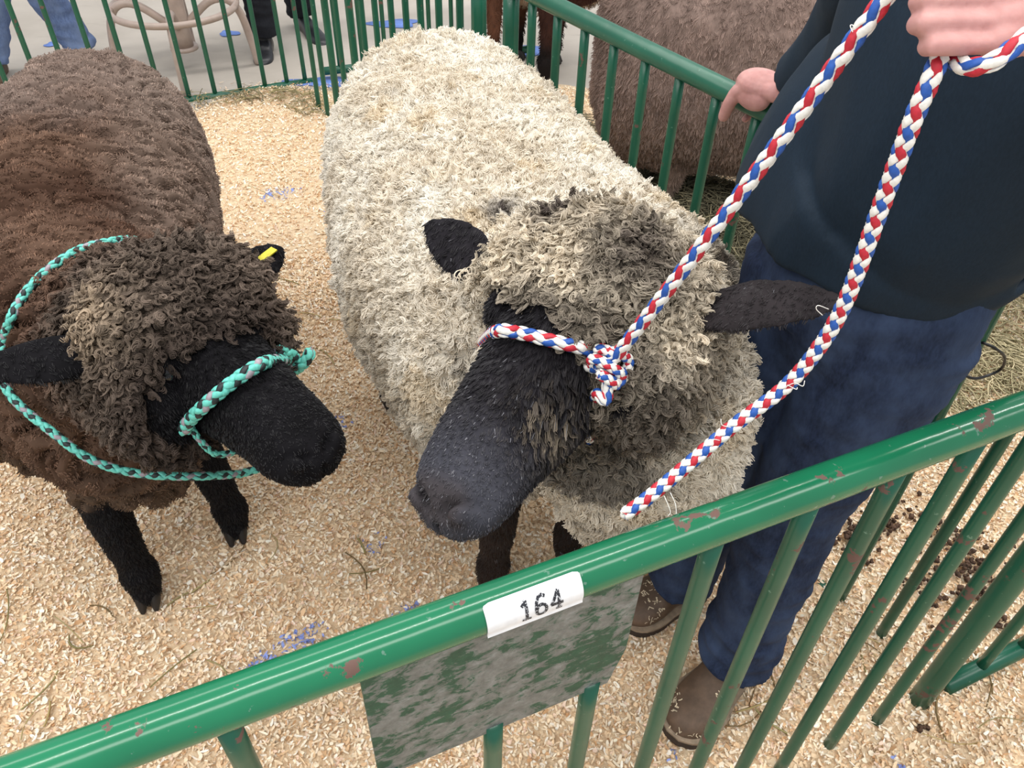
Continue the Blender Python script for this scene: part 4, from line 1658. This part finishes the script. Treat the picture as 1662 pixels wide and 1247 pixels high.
def braid(name, path, D, mats, scheme, parent, phase=0.0, k=3.5):
    """eight flat strands plaited over and under; scheme = material index of each strand"""
    path = np.asarray(path, float)
    L = np.linalg.norm(np.diff(path, axis=0), axis=1).sum()
    pitch = k * D
    n = max(8, int(L / pitch * 30))
    c = spline(path, n) if len(path) < n else path
    T, Ns, B = frames(c)
    s = np.linspace(0, L, n)
    R0, a, hw, ht = .295 * D, .075 * D, .238 * D, .13 * D
    V, Fs, M = [], [], []
    m = 8
    ph = np.linspace(0, 2 * math.pi, m, endpoint=False)
    base = 0
    for st in range(8):
        cw = 1 if st < 4 else -1
        th = cw * 2 * math.pi * s / pitch + (st % 4) * math.pi / 2 + phase
        r = R0 + cw * a * np.cos(math.pi * 8 * s / pitch)
        rad = Ns * np.cos(th)[:, None] + B * np.sin(th)[:, None]
        q = c + rad * r[:, None]
        t = np.gradient(q, axis=0)
        t /= np.linalg.norm(t, axis=1)[:, None]
        b = np.cross(t, rad)
        b /= np.linalg.norm(b, axis=1)[:, None]
        nn = np.cross(b, t)
        ring = q[:, None] + b[:, None] * (hw * np.cos(ph))[None, :, None] + nn[:, None] * (ht * np.sign(np.sin(ph)) * np.abs(np.sin(ph)) ** .7)[None, :, None]
        V.append(ring.reshape(-1, 3))
        i = np.arange(n - 1)[:, None] * m + base
        j = np.arange(m)[None]
        j2 = (np.arange(m)[None] + 1) % m
        Fs.append(np.stack([i + j, i + j2, i + j2 + m, i + j + m], -1).reshape(-1, 4))
        M.append(np.full((n - 1) * m, scheme[st]))
        base += n * m
    # core that closes the ends and the chinks
    cv, cf = tube(c[::4] if n > 16 else c, .27 * D, 10, True, round_=True)
    quads = np.array([f for f in cf if len(f) == 4]) + base
    V.append(np.array(cv))
    Fs.append(quads)
    M.append(np.full(len(quads), scheme[0]))
    return obj(name, np.concatenate(V), np.concatenate(Fs), mats, parent, mat_idx=np.concatenate(M))


RWB = [M_WHITEROPE, M_REDROPE, M_BLUEROPE]
SCH = [0, 0, 0, 0, 1, 2, 1, 2]
TEAL = [M_TEALROPE, M_BLACKROPE, M_GREYROPE]
SCT = [0, 0, 0, 0, 0, 1, 2, 1]


def thread(name, pts, r, mat, parent):
    return MB().tube(spline(pts, 24), r, 6).build(name, mat, parent)


def skin_path(bv, pix, off, default_d=1.0):
    out = []
    for q in pix:
        o = q[2] if len(q) > 2 else off
        p = on_skin(bv, q[0], q[1], o)
        out.append(p if p is not None else P(q[0], q[1], d=default_d))
    return out


def show_halter():
    D = .0152
    H = WH
    k0 = on_skin(WBVH, 1012, 606, .032)
    root = thing('rope_halter', k0, 'red white and blue braided rope halter on the black face, its lead in the fist', 'halter')
    # noseband over the bridge, down the far side and under the jaw, then up the cheek to the knot
    over = skin_path(WBVH, [(992, 598, .030), (950, 580, .024), (900, 562, .015), (850, 549, .010), (815, 546, .009), (790, 552, .008)], .01)
    far = [on_skin(WBVH, 777, 566, .004)]
    tl, sl, ul = H.local(far[0])
    under = [H.p(tl + .004, -.092, -.03), H.p(tl + .006, -.080, -.09), H.p(tl + .01, -.03, -.135), H.p(tl + .012, .04, -.135)]
    braid('noseband', [k0 + cam3(-.4, .1, -.2) * .01] + over + far + under, D * 1.1, RWB, SCH, root, k=5.0)
    cheek = skin_path(WBVH, [(1008, 622, .034), (990, 655, .032), (972, 690, .034), (956, 716, .026), (946, 735, -.012)], .01)
    braid('cheek_strap', [k0] + cheek, D * .92, RWB, SCH, root, .4, k=6.0)
    # knot: the eye of the noseband wrapped twice round the lead
    ctr = k0
    ax = cam3(.57, .80, .15)
    e1 = cam3(.80, -.56, .2)
    e1 = unit(e1 - ax * (e1 @ ax))
    e2 = np.cross(ax, e1)
    loop = []
    for t in np.linspace(-.3, 1.75, 40):
        th = 2 * math.pi * t
        loop.append(ctr + (e1 * math.cos(th) * 1.15 + e2 * math.sin(th) * .62) * .0165 + ax * (.0135 * (t - .75)))
    braid('knot', loop, D * .85, RWB, SCH, root, .2)
    braid('knot', [over[1] + cam3(0, .1, -1) * .010, ctr + ax * .016 + cam3(-.3, .2, -1) * .014, ctr + ax * .020 + e1 * .016, ctr + e1 * .021 - ax * .004, ctr - ax * .012 + e1 * .006 + cam3(0, 0, -1) * .008], D * .85, RWB, SCH, root)
    # lead: straight up to the fist, over the top, down through it; a coil round the hand; the loose tail
    top = P(1442, -12, d=.575)
    st = ctr + cam3(.5, .7, -.5) * .012
    lead = [st + (top - st) * t + A(0, 0, -.006) * math.sin(math.pi * t) for t in np.linspace(0, 1, 10)]
    lead += [P(1475, -75, d=.565), P(1520, -112, d=.562), P(1541, -80, d=.563), P(1538, -20, d=.566), P(1534, 40, d=.566), P(1526, 92, d=.563)]
    tail = [P(1508, 135, d=.568), P(1480, 200, d=.585), P(1430, 335, d=.635), P(1372, 490, d=.70), P(1325, 570, d=.74), P(1270, 632, d=.77), P(1190, 692, d=.79), P(1110, 760, d=.80), P(1052, 808, d=.80), P(1013, 836, d=.80)]
    braid('lead_rope', spline(lead, 60), D, RWB, SCH, root, k=6.4)
    braid('lead_tail', spline([lead[-1]] + tail, 70), D * 1.0, RWB, SCH, root, .7, k=4.0)
    coil = [P(1536, 30, d=.572), P(1545, 88, d=.568), P(1572, 108, d=.552), P(1612, 100, d=.540), P(1660, 64, d=.533), P(1720, 10, d=.532), P(1750, -60, d=.545), P(1720, -120, d=.57), P(1640, -150, d=.58), P(1560, -120, d=.575)]
    braid('hand_coil', spline(coil, 40), D * .9, RWB, SCH, root, .3, k=6.5)
    fz = [[(1335, 512, .716), (1325, 502, .712), (1328, 496, .71), (1345, 502, .715)], [(1275, 628, .765), (1290, 622, .76), (1303, 627, .758), (1306, 618, .758)],
          [(1278, 625, .765), (1292, 632, .76), (1294, 629, .76)], [(1186, 694, .785), (1172, 690, .783), (1170, 680, .783)], [(1168, 715, .79), (1158, 714, .788), (1156, 724, .79)],
          [(1088, 800, .795), (1096, 818, .793), (1098, 836, .793)], [(1384, 52, .60), (1380, 42, .60), (1384, 41, .60), (1388, 47, .60)], [(1078, 805, .795), (1088, 830, .793), (1084, 838, .793)]]
    for q in fz:
        thread('loose_fibre', [P(a, b, d=c - .008) for a, b, c in q], .0004, M_WHITEROPE, root)
    return root


show_halter()


def teal_halter():
    D = .0175
    H = BH
    k0 = on_skin(BBVH, 305, 690, .008)
    root = thing('rope_halter', k0, 'teal and black braided rope halter looped round the dark brown sheep', 'halter')
    nose = skin_path(BBVH, [(296, 694, .006), (318, 676, .011), (345, 656, .012), (385, 626, .012), (425, 600, .011), (455, 583, .010)], .01)
    e = on_skin(BBVH, 466, 580, .006)
    if e is None:
        e = nose[-1] + cam3(.5, .2, .3) * .012
    tl, sl, ul = H.local(e)
    wrap = [H.p(tl + .002, .088, -.01), H.p(tl + .004, .085, -.08), H.p(tl + .006, .04, -.13)]
    braid('noseband', nose + [e] + wrap, D * 1.05, TEAL, SCT, root)
    dz = np.linalg.norm((e - Cv)) * 0 + (e - Cv) @ Fv
    stub = [e + cam3(.2, -.4, .2) * .006, P(478, 600, d=dz + .008), P(492, 590, d=dz + .0), P(502, 576, d=dz - .004), P(499, 570, d=dz - .004)]
    braid('loose_end', stub, D * 1.05, TEAL, SCT, root)
    t0, s0, u0 = H.local(k0)
    strap = [H.p(t0 + .012, s0 + .004, u0 - .022), H.p(t0 + .024, s0 * .75, u0 - .050), H.p(t0 + .03, s0 * .2, u0 - .062)]
    braid('jaw_strap', [k0] + strap, D * .55, TEAL, SCT, root, k=5)
    thread('loose_fibre', [P(290, 690, d=(k0 - Cv) @ Fv - .005), P(282, 687, d=(k0 - Cv) @ Fv - .01)], .0012, M_TEALROPE, root)
    up_ = skin_path(BBVH, [(228, 392, -.006), (205, 389, .010), (165, 395, .013), (130, 405, .013), (95, 425, .013), (62, 452, .013), (35, 484, .013), (18, 516, .013)], .012, 1.25)
    pix = np.array([(228, 392), (205, 389), (165, 395), (130, 405), (95, 425), (62, 452), (35, 484), (18, 516)], float)
    dpt = np.array([(q - Cv) @ Fv for q in up_])
    fit = np.polyval(np.polyfit(np.arange(8), dpt, 2), np.arange(8))
    up_ = [P(x, y, d=min(a, b + .004)) for (x, y), a, b in zip(pix, fit, dpt)]
    # the loop hangs from the neck behind the ear and swings below the chest
    dn = [(5, 555, 1.155), (0, 590, 1.150), (10, 630, 1.155), (34, 660, 1.145), (85, 702, 1.14), (140, 742, 1.14), (195, 763, 1.15), (255, 772, 1.16), (320, 773, 1.17), (368, 771, 1.19), (395, 768, 1.20), (432, 756, 1.22), (455, 738, 1.24)]
    low = []
    for x, y, d in dn:
        p = on_skin(BBVH, x, y, .016)
        dd = (p - Cv) @ Fv if p is not None else 9
        low.append(P(x, y, d=d if y < 600 else min(d, dd) if x < 330 else d + .03))
    low = np.array(low)
    dd = (low - Cv) @ Fv
    for _ in range(3):
        dd[1:-3] = np.minimum(dd[1:-3], (dd[:-4] + dd[2:-2]) / 2 + .002)
    low = [P(x, y, d=q) for (x, y, _), q in zip(dn, dd)]
    braid('neck_loop', spline(up_ + low, 120), D * .80, TEAL, SCT, root, k=4.6)
    return root


teal_halter()
# ================================================================== beyond the pen
M_TAUPE = plain('taupe_enamel', srgb(176, 158, 148), 0.35, 20, .06)


def stool():
    c = A(-1.655, 3.98, -.03)
    root = thing('bar_stool', c, 'taupe tubular steel stool base with foot ring on the concrete', 'stool')
    col = MB()
    col.tube([c + A(0, 0, z) for z in np.linspace(.10, .74, 8)], .048, 24)
    col.tube([c + A(0, 0, .10), c + A(0, 0, .115)], .066, 24)
    col.build('column', M_TAUPE, root)
    th = np.linspace(0, 2 * math.pi, 49)
    MB().tube([c + A(math.cos(t) * .285, math.sin(t) * .285, .30) for t in th], .0155, 12, cap=False).build('foot_ring', M_TAUPE, root)
    for k in range(4):
        a = math.radians(-75 + 90 * k)
        d = A(math.cos(a), math.sin(a), 0)
        pts = [c + d * .045 + A(0, 0, .22), c + d * .16 + A(0, 0, .31), c + d * .245 + A(0, 0, .315), c + d * .295 + A(0, 0, .25), c + d * .32 + A(0, 0, .12), c + d * .335 + A(0, 0, .006)]
        leg = MB().tube(spline(pts, 30), .0185, 12).build('leg', M_TAUPE, root)
    MB().tube([c + A(0, 0, .74), c + A(0, 0, .75), c + A(0, 0, .79), c + A(0, 0, .80)], [.17, .185, .185, .165], 28).build('seat', plain('black_vinyl', srgb(34, 34, 36), .5, 30, .1), root)
    return root


stool()


# ------------------------------------------------------------------ other animals
def fur(root, V, Q, NV, wt, colf, n, length, rad, lean, clumps, name='coat_hair', curl=.001):
    p, nn = scatter(V, Q, NV, n, wt)
    S, cid, ci = wool(p, nn, clumps, length, curl=curl, turns=.8, k=5, lean=lean, lean_amt=1.1, spread=.2, tipj=.35, tight=.2)
    col = colf(p) * (rng.normal(1, .12, len(ci))[cid] * rng.normal(1, .1, len(p)))[:, None]
    hair(name, S, np.linspace(rad, rad * .5, 5)[None] * np.ones((len(p), 1)), np.clip(col, .003, .9), M_HAIR, root)


def taupe_sheep():
    root = thing('sheep', A(.95, 2.70, 0), 'grey-brown woolly sheep standing in hay behind the right panel', 'sheep')
    mb = MB()
    torso(mb, [(.26, 2.84, .50, .05, .14, .12), (.30, 2.84, .50, .17, .26, .26), (.40, 2.83, .50, .25, .33, .34), (.70, 2.80, .52, .30, .36, .38), (1.05, 2.76, .54, .31, .37, .38), (1.35, 2.72, .56, .28, .35, .34),
               (1.52, 2.69, .58, .20, .28, .26), (1.60, 2.68, .58, .08, .16, .14)])
    H = Head(A(1.80, 2.62, .90), A(-.2, 1, 0), A(.88, -.12, -.45), .95)
    mb.add(*tube(spline([A(1.45, 2.7, .68), A(1.62, 2.66, .78), H.p(-.02, 0, -.02)], 10), np.linspace(.22, .11, 10), 24, round_=True))
    head_shape(mb, H)
    for s in (1, -1):
        ear_shape(mb, H.p(-.02, s * .07, .03), H.p(-.03, s * .20, .01), H.u, .06)
    FL = [A(.55, 2.66, 0), A(.55, 2.92, 0), A(1.42, 2.58, 0), A(1.42, 2.84, 0)]
    for q in FL:
        leg_shape(mb, q + A(0, 0, .40), q + A(.02, 0, .24), q + A(0, 0, .09), q + A(0, 0, .03), .035)
    V, Q = remesh(mb.V(), mb.f, .010, 4)
    NV = vnormals(V, Q)
    V = V + NV * (fbm(V * 9, 3) * .010)[:, None]
    NV = vnormals(V, Q)

    def colf(p):
        n1 = fbm(p * 4, 3)[:, None]
        n2 = fbm(np.stack([p[:, 0] * 30, p[:, 1] * 10, p[:, 2] * 6], 1), 2)[:, None]
        c = lin((142, 122, 113)) * (1 + .18 * n1 + .2 * n2)
        low = smooth(.5, .2, p[:, 2])[:, None] * .35
        return np.clip(c * (1 - low) + lin((126, 108, 88)) * low, .01, .9)
    o = obj('body', V, Q, M_SKIN, root)
    set_tint(o, colf(V) * .8)
    fur(root, V, Q, NV, (V[:, 2] > .12) * (V[:, 0] < 1.7) * 1.0, colf, 120000, .016, .0008, A(0, 0, -1.0), 30000, 'wool')
    for s in (1, -1):
        MB().ell(H.p(.085, s * .074, .022), (.018, .018, .018), (H.b, H.a, H.u), 14).build('eye', M_EYE, root)
    hooves(root, FL, (1, 0))


taupe_sheep()


def brown_animal():
    """the dark animal whose legs show between the posts"""
    root = thing('farm_animal', A(.05, 4.1, -.03), 'dark brown long-legged animal behind the posts, only belly and legs in view', 'animal')
    mb = MB()
    z = .50
    torso(mb, [(-.36, 4.20, z, .05, .1, .1), (-.32, 4.20, z, .13, .17, .16), (-.15, 4.16, z, .19, .20, .20), (.1, 4.1, z, .20, .20, .22), (.32, 4.04, z, .17, .2, .19), (.44, 4.0, z, .06, .1, .1)])
    H = Head(A(.68, 3.94, .88), A(0, 1, 0), A(.85, -.1, -.5), .80)
    mb.add(*tube(spline([A(.30, 4.04, .56), A(.50, 3.98, .72), H.p(-.02, 0, -.02)], 10), np.linspace(.14, .075, 10), 20, round_=True))
    head_shape(mb, H)
    for s in (1, -1):
        ear_shape(mb, H.p(-.02, s * .06, .05), H.p(-.08, s * .14, .09), H.b, .05)
    FL = [A(-.145, 3.96, -.03), A(-.02, 4.24, -.03), A(.125, 3.96, -.03), A(.17, 4.20, -.03)]
    for k, q in enumerate(FL):
        leg_shape(mb, q + A(0, .03, .44), q + A(.010, 0, .26), q + A(0, 0, .10), q + A(0, 0, .035), (.030, .028, .046, .036)[k])
    V, Q = remesh(mb.V(), mb.f, .010, 3)
    NV = vnormals(V, Q)

    def colf(p):
        n1 = fbm(p * 9, 3)[:, None]
        c = lin((92, 62, 48)) * (1 + .3 * n1)
        right = (p[:, 0] > .04)[:, None]
        c = np.where(right, lin((64, 42, 36)) * (1 + .3 * n1), c)
        hoofz = smooth(.22, .10, p[:, 2])[:, None]
        c = c * (1 - hoofz) + lin((30, 26, 26)) * hoofz
        belly = (smooth(.42, .36, p[:, 2]) * smooth(.24, .28, p[:, 2]) * (np.abs(p[:, 1] - 4.1) < .14))[:, None] * .8
        c = c * (1 - belly) + lin((156, 140, 122)) * belly
        return np.clip(c, .01, .9)
    o = obj('body', V, Q, M_SKIN, root)
    set_tint(o, colf(V))
    fur(root, V, Q, NV, (V[:, 2] > .05) * 1.0, colf, 14000, .016, .0012, A(0, 0, -1.0), 2500)
    hooves(root, FL, (1, -.2), .036)


brown_animal()


# ------------------------------------------------------------------ bystanders, of whom only the legs are in the picture
def bystander(label, feet, toes, face, mats, boots, lean=(0, 0), group=None):
    c = (A(*feet[0], 0) + A(*feet[1], 0)) / 2 + A(*lean, 0)
    f = unit(A(*face, 0))
    lat = A(f[1], -f[0], 0)
    up = A(0, 0, 1)
    z = lambda h: c + up * (h - .03)
    J = dict(ground=-.03, face=face, pelvis=z(.96), chest=z(1.28), neck=z(1.46), head=z(1.62) + f * .02)
    for s, sg, ft, to in (('R', 1, feet[0], toes[0]), ('L', -1, feet[1], toes[1])):
        a = A(*ft, .05)
        hp = z(.90) + lat * sg * .085
        J['hip' + s], J['an' + s] = hp, a
        J['kn' + s] = (hp + a) / 2 + f * .03
        J['sh' + s] = z(1.40) + lat * sg * .17
        J['el' + s] = z(1.13) + lat * sg * .23
        J['wr' + s] = z(.90) + lat * sg * .22 + f * .08
        J['toe' + s] = to
    J['hemz'] = .0
    return build_person(label, J, mats, voxel=.012, boots=boots, group=group)


q = P(128, 112, -.03)
bystander('person in pale washed jeans standing on the concrete behind the brown fleece', [(q[0] + .02, q[1] + .06), (q[0] - .34, q[1] - .12)], [(q[0] + .20, q[1] - .08), (q[0] - .32, q[1] - .26)], (.7, -.7), (M_SKINH, M_GREYSHIRT, M_PALEJEAN), M_BOOT)
a, b = P(428, 92, -.03), P(492, 34, .0)
bystander('person in black trousers and black boots striding behind the back panels', [(a[0], a[1] + .06), (b[0], b[1] - .02)], [(a[0] + .02, a[1] - .12), (b[0] + .17, b[1] - .28)], (.4, -.9), (M_SKINH, M_GREYSHIRT, M_BLACKCLOTH), M_BLACKBOOT)
b = P(1690, 545, -.01)
bystander('person in pale jeans beyond the hay at the right edge', [(b[0] + .10, b[1] + .10), (b[0] + .25, b[1] - .15)], [(b[0] - .08, b[1] + .02), (b[0] + .06, b[1] - .22)], (-.8, -.6), (M_SKINH, M_GREYSHIRT, M_PALEJEAN), M_BLACKBOOT)

# ------------------------------------------------------------------ hay
def hay(name, label, spots, n, tintc, lo=.04, hi=.15):
    Vs, Qs, cols = [], [], []
    k, base = 6, 0
    w = np.array([s[4] for s in spots], float)
    which = rng.choice(len(spots), n, p=w / w.sum())
    for i in range(n):
        x, y, rx, ry_, _, hz = spots[which[i]]
        r = np.sqrt(rng.random())
        t = rng.random() * 2 * math.pi
        c = A(x + rx * r * math.cos(t), y + ry_ * r * math.sin(t), 0)
        c[2] = .004 + hz * rng.random() * (1 - r * r * .8)
        L = rng.uniform(lo, hi)
        a = rng.random() * 2 * math.pi
        d = A(math.cos(a), math.sin(a), rng.normal(0, .15))
        s = A(-math.sin(a), math.cos(a), 0)
        bend = rng.normal(0, .5)
        u = np.linspace(-.5, .5, k)
        pts = c + d * (u * L)[:, None] + s * (bend * L * u * u)[:, None] + A(0, 0, 1) * (-.25 * L * u * u * 1.0)[:, None]
        pts[:, 2] = np.maximum(pts[:, 2], .001)
        wd = rng.uniform(.0009, .0024)
        up = A(0, 0, 1) * wd
        ring = np.stack([pts + s * wd, pts + up, pts - s * wd], 1).reshape(-1, 3)
        Vs.append(ring)
        j = np.arange(k - 1)[:, None] * 3 + base
        Qs.append(np.concatenate([np.concatenate([j + p0, j + p1, j + p1 + 3, j + p0 + 3], 1) for p0, p1 in ((0, 1), (1, 2), (2, 0))]))
        base += k * 3
        cols.append(np.repeat(np.clip(lin(tintc[rng.integers(len(tintc))]) * rng.uniform(.8, 1.15), 0, 1)[None], k * 3, 0))
    o = obj(name, np.concatenate(Vs), np.concatenate(Qs), M_HAY)
    set_tint(o, np.concatenate(cols))
    tag(o, label, 'hay', kind='stuff')


M_HAY = tint_mat('hay_stalk', rough=.8, spec=.15)
HT = [(150, 142, 112), (168, 158, 124), (128, 122, 96), (184, 172, 136), (110, 104, 84)]
hay('hay_litter', 'grey-green hay heaped under the grey-brown sheep behind the right panel', [(.60, 2.62, .42, .32, 6, .10), (.34, 2.8, .28, .35, 4, .09), (.95, 2.45, .35, .3, 3, .08), (.14, 3.2, .2, .4, 2, .06), (.72, 2.15, .3, .25, 2.5, .07)], 17000, [(124, 118, 96), (142, 134, 108), (104, 100, 82), (162, 152, 122), (86, 82, 68)])
q1, q2 = P(1570, 600, 0), P(1630, 480, 0)
hay('hay_litter', 'loose pale hay scattered over the shavings right of the jeans', [(q1[0], q1[1], .26, .20, 3, .03), (q2[0], q2[1], .30, .35, 4, .04), (q1[0] - .12, q1[1] + .35, .3, .3, 2, .03)], 2600, [(178, 168, 132), (196, 184, 148), (154, 146, 114), (210, 196, 160)])
hay('hay_litter', 'hay wisps along the foot of the back panel', [(-1.15, 3.62, .22, .07, 3, .03), (-1.5, 3.55, .3, .07, 1.5, .02), (-2.1, 3.2, .3, .1, 2, .03), (-.95, 3.5, .10, .08, 1.0, .02)], 240, [(168, 156, 112), (150, 140, 104), (128, 122, 96)])
sp = []
for px, py in ((200, 1000), (290, 1090), (100, 1130), (330, 990), (410, 940), (520, 880), (1380, 1090), (1560, 1130), (1350, 1000), (470, 430), (430, 300), (520, 540), (60, 980), (640, 880), (1270, 1190)):
    q = P(px, py, 0)
    sp.append((q[0], q[1], .12, .12, 1, .012))
hay('hay_stalks', 'single hay stalks strewn over the pen shavings', sp, 42, [(170, 160, 112), (148, 138, 92), (184, 164, 112), (132, 112, 78)], .04, .13)

# ------------------------------------------------------------------ droppings
def droppings():
    mb = MB()
    r2 = np.random.default_rng(5)
    for px, py, sx, n in ((1392, 868, .05, 34), (1440, 855, .03, 12), (1500, 850, .08, 22), (1548, 900, .07, 26), (1585, 930, .09, 30), (1600, 975, .07, 26), (1500, 955, .06, 16), (1395, 895, .03, 10), (1495, 1180, .01, 2)):
        for _ in range(int(n * 2.2)):
            c = P(px, py, .006) + A(r2.normal() * sx * .5, r2.normal() * sx * .5, r2.random() * .008)
            r = r2.uniform(.0025, .0075)
            fr = np.linalg.qr(r2.normal(size=(3, 3)))[0]
            V, Fs = ellipsoid(c, (r * 1.3, r, r * .8), fr, 8)
            V = np.array(V) + r2.normal(size=(len(V), 3)) * r * .2
            mb.add(V, Fs)
    o = mb.build('droppings', plain('dung', srgb(84, 62, 48), .9, 60, .3, .3))
    tag(o, 'dark crumbled droppings in the shavings outside the right panel', 'droppings', kind='stuff')


droppings()


# chips clinging to the boots and trouser hems
def chips_on(o_list, n, label):
    Vs, Qs, cols, base = [], [], [], 0
    for o in o_list:
        me = o.data
        V = np.array([v.co[:] for v in me.vertices]) + wloc(o)
        N_ = np.array([v.normal[:] for v in me.vertices])
        ok = np.where((N_[:, 2] > .35) & (V[:, 2] > .03) & (fbm(V * 22 + 3, 2) > .1))[0]
        for i in rng.choice(ok, n):
            a = rng.random() * 2 * math.pi
            t1, t2 = tangents(N_[i:i + 1])
            e = t1[0] * math.cos(a) + t2[0] * math.sin(a)
            s = np.cross(N_[i], e)
            L, W = rng.uniform(.0018, .0048), rng.uniform(.0006, .0013)
            p = V[i] + N_[i] * .002
            for u, h in ((-1, .0015), (0, 0), (1, .0015)):
                Vs += [p + e * L * u - s * W + N_[i] * h, p + e * L * u + s * W + N_[i] * h]
            Qs += [(base, base + 2, base + 3, base + 1), (base + 2, base + 4, base + 5, base + 3)]
            base += 6
            cols += [lin((240, 222, 192)) * rng.uniform(.55, 1.0)] * 6
    o = obj('boot_shavings', Vs, np.array(Qs), bpy.data.materials['shaving_chip'], smooth_=True)
    set_tint(o, np.array(cols))
    tag(o, label, 'wood shavings', kind='stuff')


chips_on([c for b_ in handler.children if b_.name.startswith('boot') for c in b_.children if c.name.startswith('upper')], 170, 'pale shavings dusted over the toes of the brown boots')
